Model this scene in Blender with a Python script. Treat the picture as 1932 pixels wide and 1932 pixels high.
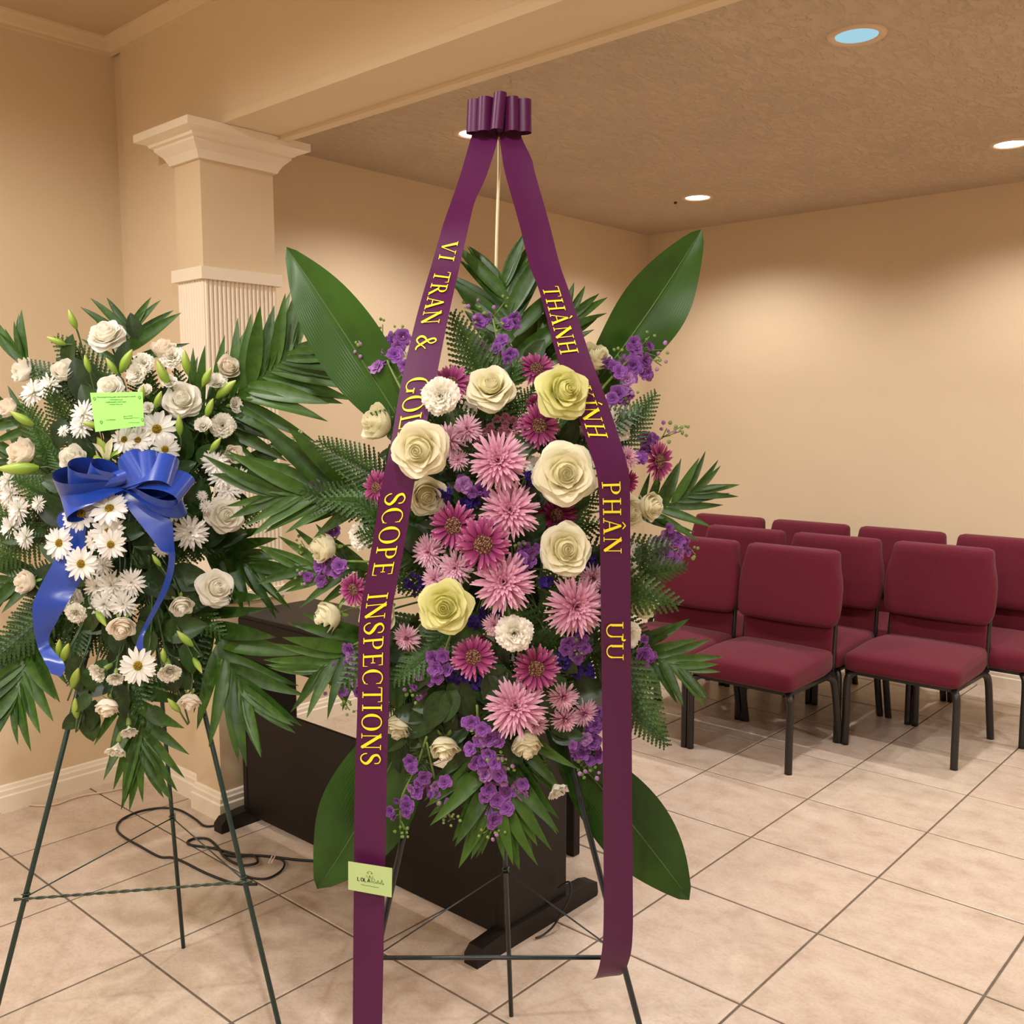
import bpy, bmesh, math, random
from mathutils import Vector, Matrix, Quaternion
PI = math.pi
rnd = random.Random(7)
for o in list(bpy.data.objects): bpy.data.objects.remove(o, do_unlink=True)
SC = bpy.context.scene
COL = SC.collection

# ------------------------------------------------------------------ camera
TILE = 0.457                                        # floor tile pitch (18 inch)
FPX = 1832.0                                        # focal length in pixels of the 1932 px frame
YAW, PITCH, ROLL = math.radians(131.85), math.radians(-5.99), math.radians(-0.1)
CAM = Vector((2.049, -3.517, 1.523))
_d = Vector((math.cos(PITCH)*math.cos(YAW), math.cos(PITCH)*math.sin(YAW), math.sin(PITCH)))
_r = Vector((math.sin(YAW), -math.cos(YAW), 0)); _u = _r.cross(_d)
_c, _s = math.cos(ROLL), math.sin(ROLL)
CR, CU, CF = _c*_r + _s*_u, -_s*_r + _c*_u, _d
HF = Vector((math.cos(YAW), math.sin(YAW), 0))      # horizontal view direction
HR = Vector((math.sin(YAW), -math.cos(YAW), 0))     # horizontal right
cd = bpy.data.cameras.new('camera'); cam = bpy.data.objects.new('camera', cd); COL.objects.link(cam)
cam.matrix_world = Matrix(((CR.x, CU.x, -CF.x, CAM.x), (CR.y, CU.y, -CF.y, CAM.y), (CR.z, CU.z, -CF.z, CAM.z), (0, 0, 0, 1)))
cd.sensor_width = 36; cd.sensor_fit = 'HORIZONTAL'; cd.lens = FPX/1932*36; cd.clip_start = 0.05; cd.clip_end = 60
SC.camera = cam

# ------------------------------------------------------------------ world, exposure
w = bpy.data.worlds.new('world'); SC.world = w; w.use_nodes = True
w.node_tree.nodes['Background'].inputs[0].default_value = (0.9, 0.75, 0.6, 1)
w.node_tree.nodes['Background'].inputs[1].default_value = 0.02
SC.view_settings.view_transform = 'Standard'; SC.view_settings.look = 'None'
SC.view_settings.exposure = -0.17; SC.view_settings.gamma = 1.0
SC.view_settings.use_curve_mapping = False
# light levels of the lamps built further down
FAR_SPOT, FAR_COL = 96.0, (1.0, 0.965, 0.94)
NEAR_SPOT, NEAR_COL = 178.0, (1.0, 0.98, 0.94)

# ------------------------------------------------------------------ helpers
def ray(u, v): return CF + CR*((u-966)/FPX) - CU*((v-966)/FPX)
def at(u, v, t):                                    # point on the sight line of a pixel at t metres of floor distance
    d = ray(u, v); return CAM + d*(t/d.dot(HF))
def dep(p): return (p-CAM).dot(CF)

class MB:
    def __init__(s): s.v=[]; s.f=[]; s.uv=[]
    def add(s, vs, fs, uvs=None):
        b=len(s.v); s.v += [tuple(x) for x in vs]; s.f += [tuple(b+i for i in f) for f in fs]
        s.uv += list(uvs) if uvs else [(0.5,0.5)]*len(vs)
    def grid(s, fn, nu, nv, wrap=False):
        vs=[]; uv=[]
        for j in range(nv+1):
            for i in range(nu+(0 if wrap else 1)):
                vs.append(fn(i/nu, j/nv)); uv.append((i/nu, j/nv))
        m = nu if wrap else nu+1
        fs=[]
        for j in range(nv):
            for i in range(nu):
                i2=(i+1)%m if wrap else i+1
                fs.append((j*m+i, j*m+i2, (j+1)*m+i2, (j+1)*m+i))
        s.add(vs, fs, uv)
    def box(s, lo, hi, mat=None):
        x0,y0,z0=lo; x1,y1,z1=hi
        vs=[Vector(p) for p in ((x0,y0,z0),(x1,y0,z0),(x1,y1,z0),(x0,y1,z0),(x0,y0,z1),(x1,y0,z1),(x1,y1,z1),(x0,y1,z1))]
        if mat: vs=[mat@p for p in vs]
        s.add(vs, [(0,3,2,1),(4,5,6,7),(0,1,5,4),(1,2,6,5),(2,3,7,6),(3,0,4,7)])
    def tube(s, pts, rad, n=6, cap=True):
        pts=[Vector(p) for p in pts]; m=len(pts)
        rs = rad if isinstance(rad,(list,tuple)) else [rad]*m
        up=None; vs=[]; uv=[]
        for k in range(m):
            d=(pts[min(k+1,m-1)]-pts[max(k-1,0)]).normalized()
            if up is None:
                up = d.orthogonal().normalized()
            else:
                up = up-d*up.dot(d)
                up = up.normalized() if up.length>1e-6 else d.orthogonal().normalized()
            sd=d.cross(up)
            for i in range(n):
                a=2*PI*i/n
                vs.append(pts[k]+(up*math.cos(a)+sd*math.sin(a))*rs[k]); uv.append((i/n,k/(m-1)))
        fs=[]
        for k in range(m-1):
            for i in range(n): fs.append((k*n+i,k*n+(i+1)%n,(k+1)*n+(i+1)%n,(k+1)*n+i))
        if cap: fs += [tuple(range(n-1,-1,-1)), tuple((m-1)*n+i for i in range(n))]
        s.add(vs, fs, uv)
    def lathe(s, prof, n=24, c=(0,0,0)):
        vs=[]; uv=[]; m=len(prof)
        for k,(r,z) in enumerate(prof):
            for i in range(n):
                a=2*PI*i/n; vs.append((c[0]+r*math.cos(a), c[1]+r*math.sin(a), c[2]+z)); uv.append((i/n,k/(m-1)))
        fs=[(k*n+i,k*n+(i+1)%n,(k+1)*n+(i+1)%n,(k+1)*n+i) for k in range(m-1) for i in range(n)]
        s.add(vs, fs, uv)
    def mesh(s, name, mat=None, smooth=False):
        me=bpy.data.meshes.new(name); me.from_pydata(s.v, [], s.f)
        l=me.uv_layers.new(name='UVMap')
        idx=[0]*len(me.loops); me.loops.foreach_get('vertex_index', idx)
        flat=[c for i in idx for c in s.uv[i]]
        l.data.foreach_set('uv', flat)
        if smooth: me.polygons.foreach_set('use_smooth', [True]*len(me.polygons))
        if mat: me.materials.append(mat)
        me.update(); return me
def link(name, data, parent=None, mw=None):
    o=bpy.data.objects.new(name, data); COL.objects.link(o)
    if parent: o.parent=parent
    if mw is not None: o.matrix_basis=mw
    return o
def obj(name, mb, mat, parent=None, smooth=False, mw=None): return link(name, mb.mesh(name, mat, smooth), parent, mw)
def empty(name, mw=None):
    o=bpy.data.objects.new(name, None); COL.objects.link(o); o.empty_display_size=0.05
    if mw is not None: o.matrix_basis=mw
    return o
def tag(o, label=None, cat=None, group=None, kind=None):
    if label: o['label']=label
    if cat: o['category']=cat
    if group: o['group']=group
    if kind: o['kind']=kind
    return o
def copy_tree(o, parent=None):
    c=o.copy(); COL.objects.link(c); c.parent=parent
    for ch in o.children: copy_tree(ch, c)
    return c
def bevel_box(mb, lo, hi, r, seg=3, fn=None):
    bm=bmesh.new(); bmesh.ops.create_cube(bm, size=1)
    for v in bm.verts:
        v.co=Vector([lo[k]+(v.co[k]+.5)*(hi[k]-lo[k]) for k in range(3)])
    bmesh.ops.bevel(bm, geom=bm.edges[:], offset=r, segments=seg, profile=.5, affect='EDGES')
    vs=[(fn(v.co.copy()) if fn else v.co.copy()) for v in bm.verts]
    bm.verts.index_update()
    mb.add(vs, [[v.index for v in f.verts] for f in bm.faces]); bm.free()
def frame(z, yhint):                                # rotation with local z along z and local y close to yhint
    z=z.normalized(); x=yhint.cross(z)
    if x.length<1e-5: x=z.orthogonal()
    x.normalize(); y=z.cross(x); return Matrix((x,y,z)).transposed()
def place(rot, loc, s=1.0): return Matrix.Translation(loc) @ rot.to_4x4() @ Matrix.Diagonal((s,s,s,1))
def catmull(P, n):
    P=[Vector(p) for p in P]; out=[]
    for i in range(len(P)-1):
        a,b,c,d=P[max(i-1,0)],P[i],P[i+1],P[min(i+2,len(P)-1)]
        for k in range(n):
            t=k/n
            out.append(.5*((2*b)+(c-a)*t+(2*a-5*b+4*c-d)*t*t+(3*b-a-3*c+d)*t**3))
    return out+[P[-1]]
def sstep(x): x=max(0,min(1,x)); return x*x*(3-2*x)

# ------------------------------------------------------------------ materials
def sr(r,g,b):
    f=lambda c:(c/12.92 if c<=.04045 else ((c+.055)/1.055)**2.4); return (f(r/255),f(g/255),f(b/255),1)
class N:
    def __init__(s, name):
        s.m=bpy.data.materials.new(name); s.m.use_nodes=True; s.t=s.m.node_tree; s.b=s.t.nodes['Principled BSDF']; s.o=s.t.nodes['Material Output']
    def n(s, typ, **kw):
        x=s.t.nodes.new(typ)
        for k,v in kw.items():
            if k in x.inputs: x.inputs[k].default_value=v
            else: setattr(x,k,v)
        return x
    def l(s,a,b): s.t.links.new(a,b)
    def ramp(s, fac, stops, interp='LINEAR'):
        r=s.n('ShaderNodeValToRGB'); r.color_ramp.interpolation=interp
        e=r.color_ramp.elements
        while len(e)>1: e.remove(e[-1])
        e[0].position=stops[0][0]; e[0].color=stops[0][1]
        for p,c in stops[1:]:
            x=e.new(p); x.color=c
        s.l(fac,r.inputs[0]); return r.outputs[0]
    def noise(s, scale, detail=3, rough=.5, coord='Object', stretch=None):
        tc=s.n('ShaderNodeTexCoord'); mp=s.n('ShaderNodeMapping')
        if stretch: mp.inputs['Scale'].default_value=stretch
        s.l(tc.outputs[coord],mp.inputs[0]); x=s.n('ShaderNodeTexNoise'); x.inputs['Scale'].default_value=scale
        x.inputs['Detail'].default_value=detail; x.inputs['Roughness'].default_value=rough
        s.l(mp.outputs[0],x.inputs['Vector']); return x.outputs['Fac']
    def bump(s, h, strength, dist):
        b=s.n('ShaderNodeBump'); b.inputs['Strength'].default_value=strength; b.inputs['Distance'].default_value=dist
        s.l(h,b.inputs['Height']); s.l(b.outputs[0],s.b.inputs['Normal']); return b
    def mix(s, fac, a, b, typ='MIX'):
        m=s.n('ShaderNodeMix'); m.data_type='RGBA'; m.blend_type=typ
        for sock,val in ((m.inputs[0],fac),(m.inputs[6],a),(m.inputs[7],b)):
            if hasattr(val,'links'): s.l(val,sock)
            else: sock.default_value=val
        return m.outputs[2]
def plain(name, col, rough=.5, metal=0, spec=.5, nz=None):
    x=N(name); x.b.inputs['Roughness'].default_value=rough; x.b.inputs['Metallic'].default_value=metal
    x.b.inputs['Specular IOR Level'].default_value=spec
    if nz:
        sc_,amt=nz; f=x.noise(sc_); d=tuple(c*(1-amt) for c in col[:3])+(1,); b=tuple(min(1,c*(1+amt)) for c in col[:3])+(1,)
        x.l(x.ramp(f,[(.3,d),(.7,b)]),x.b.inputs['Base Color'])
    else: x.b.inputs['Base Color'].default_value=col
    return x.m
def wall_mat(name, col, bump=.15):
    x=N(name); x.b.inputs['Roughness'].default_value=.55; x.b.inputs['Specular IOR Level'].default_value=.25
    f=x.noise(1.3,4); x.l(x.ramp(f,[(.3,tuple(c*.96 for c in col[:3])+(1,)),(.7,tuple(c*1.03 for c in col[:3])+(1,))]),x.b.inputs['Base Color'])
    g=x.noise(160,2); x.bump(g,bump,.001); return x.m
M={}
M['wall']=wall_mat('wall_paint', sr(217,196,164))
M['beam']=wall_mat('beam_paint', sr(222,200,167), .3)
M['trim']=plain('trim_paint', sr(238,226,206), .35, nz=(3,.03))
x=N('textured_ceiling'); x.b.inputs['Roughness'].default_value=.7; x.b.inputs['Specular IOR Level'].default_value=.2
f=x.noise(2,3); x.l(x.ramp(f,[(.3,sr(190,170,144)),(.7,sr(200,180,154))]),x.b.inputs['Base Color'])
g=x.noise(26,5,.62,stretch=(1.0,.45,1)); r_=x.ramp(g,[(.40,(0,0,0,1)),(.50,(.7,.7,.7,1)),(.56,(1,1,1,1))]); x.bump(r_,.9,.006); M['ceil_tex']=x.m
M['ceil']=wall_mat('ceiling_paint', sr(204,178,144))
x=N('floor_tile'); x.b.inputs['Specular IOR Level'].default_value=.35
oi=x.n('ShaderNodeObjectInfo'); tc=x.n('ShaderNodeTexCoord')
cv=x.n('ShaderNodeCombineXYZ'); ml=x.n('ShaderNodeMath'); ml.operation='MULTIPLY'; ml.inputs[1].default_value=37
x.l(oi.outputs['Random'],ml.inputs[0]); x.l(ml.outputs[0],cv.inputs[0]); x.l(ml.outputs[0],cv.inputs[1])
va=x.n('ShaderNodeVectorMath'); va.operation='ADD'; x.l(tc.outputs['Object'],va.inputs[0]); x.l(cv.outputs[0],va.inputs[1])
mp=x.n('ShaderNodeMapping'); mp.inputs['Scale'].default_value=(1,1.35,1); x.l(va.outputs[0],mp.inputs[0])
n1=x.n('ShaderNodeTexNoise'); n1.inputs['Scale'].default_value=8; n1.inputs['Detail'].default_value=9; n1.inputs['Roughness'].default_value=.72; x.l(mp.outputs[0],n1.inputs['Vector'])
n2=x.n('ShaderNodeTexNoise'); n2.inputs['Scale'].default_value=70; n2.inputs['Detail'].default_value=4; x.l(mp.outputs[0],n2.inputs['Vector'])
c1=x.ramp(n1.outputs['Fac'],[(.28,sr(180,157,139)),(.5,sr(203,184,167)),(.72,sr(214,198,182))])
c2=x.ramp(n2.outputs['Fac'],[(.3,(.86,.84,.82,1)),(.55,(1,1,1,1))])
c3=x.mix(.8,c1,c2,'MULTIPLY')
tv=x.ramp(oi.outputs['Random'],[(0,(.94,.93,.92,1)),(.5,(1,.99,.98,1)),(1,(.97,.99,.96,1))])
x.l(x.mix(1.0,c3,tv,'MULTIPLY'),x.b.inputs['Base Color'])
x.l(x.ramp(n2.outputs['Fac'],[(.3,(.36,.36,.36,1)),(.7,(.26,.26,.26,1))]),x.b.inputs['Roughness']); x.bump(n2.outputs['Fac'],.12,.002); M['tile']=x.m
M['grout']=plain('grout', sr(104,92,78), .9, nz=(40,.15))
def fabric(name, c, d):
    x=N(name); x.b.inputs['Roughness'].default_value=.85; x.b.inputs['Sheen Weight'].default_value=.08; x.b.inputs['Sheen Roughness'].default_value=.5; x.b.inputs['Specular IOR Level'].default_value=.15
    f=x.noise(420,2); x.l(x.ramp(f,[(.3,d),(.7,c)]),x.b.inputs['Base Color']); x.bump(f,.25,.0008); return x.m
M['maroon']=fabric('burgundy_fabric', sr(102,30,45), sr(84,22,35))
M['black_metal']=plain('black_enamel', sr(30,26,25), .38, nz=(20,.1))
x=N('espresso_laminate'); x.b.inputs['Roughness'].default_value=.5; x.b.inputs['Specular IOR Level'].default_value=.3
f=x.noise(6,5,.6,stretch=(.3,6,6)); x.l(x.ramp(f,[(.3,sr(17,12,10)),(.7,sr(24,17,14))]),x.b.inputs['Base Color']); M['espresso']=x.m
M['cable']=plain('black_rubber', sr(24,22,22), .5)
M['wcable']=plain('white_rubber', sr(214,190,160), .5)
M['tie']=plain('white_plastic', sr(235,220,205), .4)
M['wire']=plain('green_enamel_wire', sr(26,52,46), .35, nz=(60,.2))
M['wire_dark']=plain('dark_enamel_wire', sr(30,38,42), .35, nz=(60,.2))
M['tiewire']=plain('twisted_wire', sr(62,74,60), .3, .5)
M['stick']=plain('pale_cane', sr(235,222,180), .5, nz=(30,.06))
M['foam']=plain('floral_foam', sr(16,30,16), .9, nz=(60,.3))
def leaf(name, c1, c2, rough=.35, veins=0, trans=.12, dark=None):
    x=N(name); x.b.inputs['Roughness'].default_value=rough; x.b.inputs['Specular IOR Level'].default_value=.4
    oi=x.n('ShaderNodeObjectInfo'); f=x.noise(9,3)
    ad=x.n('ShaderNodeMath'); ad.operation='ADD'; x.l(f,ad.inputs[0])
    mu=x.n('ShaderNodeMath'); mu.operation='MULTIPLY_ADD'; mu.inputs[1].default_value=.5; mu.inputs[2].default_value=-.25; x.l(oi.outputs['Random'],mu.inputs[0]); x.l(mu.outputs[0],ad.inputs[1])
    col=x.ramp(ad.outputs[0],[(.25,c1),(.8,c2)])
    x.l(col,x.b.inputs['Base Color'])
    if veins:
        uv=x.n('ShaderNodeUVMap'); w_=x.n('ShaderNodeTexWave'); w_.bands_direction='X'; w_.inputs['Scale'].default_value=veins; w_.inputs['Distortion'].default_value=.6
        x.l(uv.outputs[0],w_.inputs['Vector']); x.bump(w_.outputs['Fac'],.12,.0012)
    if trans:
        tr=x.n('ShaderNodeBsdfTranslucent'); x.l(col,tr.inputs[0]); ms=x.n('ShaderNodeMixShader'); ms.inputs[0].default_value=trans
        x.l(x.b.outputs[0],ms.inputs[1]); x.l(tr.outputs[0],ms.inputs[2]); x.l(ms.outputs[0],x.o.inputs[0])
    return x.m
M['palm']=leaf('palm_leaf', sr(36,66,18), sr(64,100,30), .34, 5)
M['broad']=leaf('broad_leaf', sr(30,64,14), sr(54,94,26), .30, 9, .12)
M['fillleaf']=leaf('filler_leaf', sr(26,46,20), sr(48,76,30), .36, 0, .08)
M['rib']=plain('midrib', sr(86,110,56), .4, nz=(30,.1))
M['fern']=leaf('fern_leaf', sr(34,60,22), sr(62,96,36), .4)
M['stem']=plain('stem_green', sr(104,128,58), .45, nz=(30,.15))
M['dstem']=plain('dark_stem', sr(60,84,40), .45, nz=(30,.15))
M['calyx']=plain('calyx_green', sr(116,140,66), .5, nz=(30,.15))
x=N('lily_bud'); uv=x.n('ShaderNodeUVMap'); sp=x.n('ShaderNodeSeparateXYZ'); x.l(uv.outputs[0],sp.inputs[0]); x.b.inputs['Roughness'].default_value=.4
x.l(x.ramp(sp.outputs[1],[(0,sr(112,146,40)),(.5,sr(142,172,62)),(1,sr(176,190,96))]),x.b.inputs['Base Color']); M['bud']=x.m
def petal(name, stops, rough=.55, trans=.36, var=.06):
    x=N(name); x.b.inputs['Roughness'].default_value=rough; x.b.inputs['Specular IOR Level'].default_value=.2
    uv=x.n('ShaderNodeUVMap'); sp=x.n('ShaderNodeSeparateXYZ'); x.l(uv.outputs[0],sp.inputs[0])
    c=x.ramp(sp.outputs[1],stops)
    oi=x.n('ShaderNodeObjectInfo'); v=x.ramp(oi.outputs['Random'],[(0,(1-var,1-var,1-var*1.3,1)),(1,(1,1,1,1))])
    c=x.mix(1.0,c,v,'MULTIPLY'); x.l(c,x.b.inputs['Base Color'])
    tr=x.n('ShaderNodeBsdfTranslucent'); x.l(c,tr.inputs[0]); ms=x.n('ShaderNodeMixShader'); ms.inputs[0].default_value=trans
    x.l(x.b.outputs[0],ms.inputs[1]); x.l(tr.outputs[0],ms.inputs[2]); x.l(ms.outputs[0],x.o.inputs[0]); return x.m
M['cream']=petal('cream_petal', [(0,sr(234,226,168)),(.5,sr(248,241,204)),(1,sr(250,246,222))])
M['lemon']=petal('lemon_petal', [(0,sr(214,214,120)),(.5,sr(240,236,160)),(1,sr(238,238,174))])
M['ivory']=petal('ivory_petal', [(0,sr(246,240,214)),(.5,sr(254,250,240)),(1,sr(255,252,244))],trans=.45)
M['blush']=petal('blush_petal', [(0,sr(246,236,214)),(.5,sr(254,248,236)),(1,sr(255,246,234))],trans=.45)
M['white']=petal('white_petal', [(0,sr(240,242,214)),(.35,sr(253,251,248)),(1,sr(255,252,250))],trans=.42)
M['carn']=petal('carnation_petal', [(0,sr(236,234,190)),(.5,sr(250,247,228)),(1,sr(252,248,240))])
M['pink']=petal('pink_petal', [(0,sr(170,74,120)),(.3,sr(212,136,174)),(.7,sr(228,168,196)),(1,sr(240,198,216))])
M['pale']=petal('pale_pink_petal', [(0,sr(204,126,162)),(.4,sr(232,178,206)),(1,sr(246,212,228))])
M['mag']=petal('magenta_petal', [(0,sr(112,26,80)),(.5,sr(158,58,116)),(.85,sr(188,96,148)),(1,sr(220,160,194))])
M['plum']=petal('plum_petal', [(0,sr(92,16,62)),(.5,sr(140,34,92)),(1,sr(178,78,128))])
M['stock']=petal('stock_petal', [(0,sr(232,208,226)),(.35,sr(172,108,198)),(.85,sr(156,90,190)),(1,sr(184,128,206))],var=.25)
M['stockp']=petal('pale_stock_petal', [(0,sr(240,222,236)),(.4,sr(204,156,214)),(1,sr(190,134,208))],var=.2)
M['statice']=petal('statice_petal', [(0,sr(70,54,130)),(1,sr(74,48,150))],var=.3)
M['button']=petal('button_petal', [(0,sr(150,70,100)),(.4,sr(196,120,150)),(1,sr(206,140,168))])
def disc(name, a, b, c):
    x=N(name); x.b.inputs['Roughness'].default_value=.7; tc=x.n('ShaderNodeTexCoord'); v=x.n('ShaderNodeTexVoronoi'); v.inputs['Scale'].default_value=14; x.l(tc.outputs['Object'],v.inputs['Vector'])
    x.l(x.ramp(v.outputs['Distance'],[(.1,c),(.35,b),(.6,a)]),x.b.inputs['Base Color']); x.bump(v.outputs['Distance'],.8,.05); return x.m
M['disc']=disc('brown_disc', sr(128,60,60), sr(186,142,104), sr(232,206,160))
M['ydisc']=disc('yellow_disc', sr(190,146,14), sr(228,190,30), sr(246,220,70))
def satin(name, c, rough=.3, sheen=.3, spec=.35):
    x=N(name); x.b.inputs['Base Color'].default_value=c; x.b.inputs['Roughness'].default_value=rough; x.b.inputs['Sheen Weight'].default_value=sheen
    x.b.inputs['Specular IOR Level'].default_value=spec
    uv=x.n('ShaderNodeUVMap'); w_=x.n('ShaderNodeTexNoise'); mp=x.n('ShaderNodeMapping'); mp.inputs['Scale'].default_value=(4,900,1); x.l(uv.outputs[0],mp.inputs[0]); x.l(mp.outputs[0],w_.inputs['Vector'])
    w_.inputs['Scale'].default_value=1; x.bump(w_.outputs['Fac'],.06,.0005); return x.m
M['purple']=satin('purple_satin', sr(78,12,66), .42, .03)
M['blue']=satin('blue_satin', sr(20,64,166), .26, .15, .7)
M['gold']=plain('yellow_lettering', sr(250,232,40), .4)
M['ltcard']=plain('light_green_card', sr(186,214,146), .5, nz=(20,.02))
M['grcard']=plain('bright_green_card', sr(168,246,124), .5, nz=(20,.02))
M['ink']=plain('black_ink', sr(24,30,20), .6); M['ginkt']=plain('green_ink', sr(70,130,60), .6); M['redink']=plain('red_ink', sr(150,70,50), .6)
M['lamp_trim']=plain('lamp_trim', sr(214,186,150), .4)
def emis(name, c, s, bc=.6):
    x=N(name); x.b.inputs['Base Color'].default_value=(bc,bc,bc,1); x.b.inputs['Emission Color'].default_value=c; x.b.inputs['Emission Strength'].default_value=s; return x.m
M['lamp_hot']=emis('lamp_lens_hot', (1,.97,.92,1), 9.0)
M['lamp_dim']=emis('lamp_lens_blue', (.34,.70,.86,1), .95, .05)
M['lamp_warm']=emis('lamp_lens_warm', (1,.78,.5,1), 8.0)

# ------------------------------------------------------------------ room shell
XL, XR, YF, YB, YN = -1.78, 4.6, -6.8, 2.15, -1.60          # left wall, right wall, wall behind camera, back wall, beam front
ZC, ZN, ZB, YBB = 2.705, 2.962, 2.505, -1.345              # far ceiling, near ceiling, beam soffit, beam rear
def sbox(name, lo, hi, mat, parent=None):
    m=MB(); m.box(lo,hi); o=obj(name,m,mat,parent)
    if parent is None: tag(o,kind='structure')
    return o
fl=sbox('floor',(XL-.1,YF-.1,-.12),(XR+.1,YB+.1,-.0025),M['grout'])
tcache={}
def tile_mesh(a,b,c,d):
    k=(round(a,3),round(b,3),round(c,3),round(d,3))
    if k not in tcache:
        m=MB(); e=.0025; z0,z1=-.006,0.0
        vs=[(a,b,z0),(c,b,z0),(c,d,z0),(a,d,z0),(a,b,z1-.0015),(c,b,z1-.0015),(c,d,z1-.0015),(a,d,z1-.0015),(a+e,b+e,z1),(c-e,b+e,z1),(c-e,d-e,z1),(a+e,d-e,z1)]
        m.add(vs,[(0,1,5,4),(1,2,6,5),(2,3,7,6),(3,0,4,7),(4,5,9,8),(5,6,10,9),(6,7,11,10),(7,4,8,11),(8,9,10,11)])
        tcache[k]=m.mesh('tile',M['tile'])
    return tcache[k]
g=.0036
for i in range(-4,10):
    for j in range(-15,5):
        cx,cy=(i+.5)*TILE,(j+.5)*TILE; hh=TILE/2-g
        a,b,c,d=max(-hh,XL+.004-cx),max(-hh,YF+.004-cy),min(hh,XR-.004-cx),min(hh,YB-.004-cy)
        if c-a<.02 or d-b<.02: continue
        o=link('tile',tile_mesh(a,b,c,d),fl); o.location=(cx,cy,0)
wl=sbox('wall_left',(XL-.12,YF-.1,0),(XL,YB+.12,3.1),M['wall'])
wb=sbox('wall_back',(XL,YB,0),(XR+.1,YB+.12,3.1),M['wall'])
sbox('wall_right',(XR,YF-.1,0),(XR+.12,YB,3.1),M['wall'])
sbox('wall_front',(XL,YF-.12,0),(XR,YF,3.1),M['wall'])
sbox('ceiling_far',(XL,YBB,ZC),(XR,YB,ZC+.12),M['ceil_tex'])
sbox('ceiling_near',(XL,YF,ZN),(XR,YN,ZN+.12),M['ceil'])
bm_=sbox('beam',(XL+.075,YN,ZB+.03),(XR,YBB,ZN),M['beam'])
sbox('soffit_board',(XL+.4,YN-.004,ZB),(XR,YBB-.005,ZB+.03),M['beam'],bm_)
m=MB(); m.box((XL+.4,YBB-.035,ZB-.012),(XR,YBB+.004,ZB)); obj('edge_bead',m,M['beam'],bm_)
sbox('wall_stub',(XL,YN+.012,0),(-1.12,YBB,ZN),M['wall'])
m=MB(); m.box((XL+.075,YN,0),(-1.27,YN+.012,ZB+.03)); obj('facing_panel',m,M['wall'],bpy.data.objects['wall_stub'])
def sweep(name, path, prof, mat, closed=False, parent=None):
    # path: xy points with outward normals on the right-hand side; prof: (out, z)
    m=MB(); n=len(path); P=[Vector(p) for p in path]; offs=[]
    for k in range(n):
        a=(P[k]-P[k-1]).normalized() if (k>0 or closed) else None
        b=(P[(k+1)%n]-P[k]).normalized() if (k<n-1 or closed) else None
        na=Vector((a.y,-a.x)) if a else None; nb=Vector((b.y,-b.x)) if b else None
        if na is None: o_=nb
        elif nb is None: o_=na
        else: o_=(na+nb)/(1+na.dot(nb))
        offs.append(o_)
    vs=[]; q=len(prof)
    for k in range(n):
        for (d,z) in prof: vs.append((P[k].x+offs[k].x*d,P[k].y+offs[k].y*d,z))
    fs=[]
    for k in range(n if closed else n-1):
        k2=(k+1)%n
        for i in range(q): fs.append((k*q+i,k2*q+i,k2*q+(i+1)%q,k*q+(i+1)%q))
    if not closed: fs += [tuple(range(q)),tuple((n-1)*q+i for i in range(q-1,-1,-1))]
    m.add(vs,fs); bmm=m.mesh(name,mat); b2=bmesh.new(); b2.from_mesh(bmm); bmesh.ops.recalc_face_normals(b2,faces=b2.faces[:]); b2.to_mesh(bmm); b2.free()
    o=link(name,bmm,parent)
    if parent is None: tag(o,kind='structure')
    return o
BP=[(0,0),(.018,0),(.018,.062),(.013,.068),(.013,.084),(.009,.09),(.007,.101),(.003,.106),(0,.106)]
sweep('baseboard_left',[(XL,YN+.012),(XL,YF)][::-1],BP,M['trim'])
sweep('baseboard_stub',[(XL+.02,YN),(-1.29,YN)],BP,M['trim'])
sweep('baseboard_far',[(XL,YBB+.001),(XL,YB)],BP,M['trim'])
sweep('baseboard_back',[(XL+.02,YB),(XR,YB)],BP,M['trim'])
CP=[(0,ZN),(.045,ZN),(.043,ZN-.008),(.03,ZN-.014),(.02,ZN-.036),(.009,ZN-.044),(.009,ZN-.054),(0,ZN-.056)]
sweep('trim_1',[(XL,YF),(XL,YN),(XR,YN)],CP,M['beam'])
# column that wraps the end of the stub wall
X0,X1,Y0,Y1=-1.262,-1.09,-1.64,-1.340
col=empty('column',Matrix.Translation((-1.17,-1.49,0))); tag(col,kind='structure')
CL=Matrix.Translation((1.17,1.49,0))
def cpart(name,fn,mat=M['trim']):
    m=MB(); fn(m); o=obj(name,m,mat,col); o.matrix_basis=CL; return o
cpart('shaft',lambda m:m.box((X0,Y0,0),(X1,Y1,ZB)),M['wall'])
ring=[(X0,Y1),(X0,Y0),(X1,Y0),(X1,Y1)]
CAP=[(0,ZB-.108),(.012,ZB-.108),(.016,ZB-.10),(.026,ZB-.082),(.042,ZB-.066),(.05,ZB-.058),(.05,ZB-.05),(.062,ZB-.046),(.066,ZB-.036),(.076,ZB-.032),(.084,ZB-.03),(.1,ZB-.028),(.1,ZB-.001),(0,ZB-.001)]
o=sweep('capital',ring,CAP,M['trim'],True,col); o.matrix_basis=CL
o=sweep('band',ring,[(0,1.985),(.018,1.985),(.018,2.028),(0,2.028)],M['trim'],True,col); o.matrix_basis=CL
o=sweep('band',ring,[(0,.815),(.018,.815),(.018,.852),(0,.852)],M['trim'],True,col); o.matrix_basis=CL
o=sweep('column_base',ring,BP,M['trim'],True,col); o.matrix_basis=CL
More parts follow.
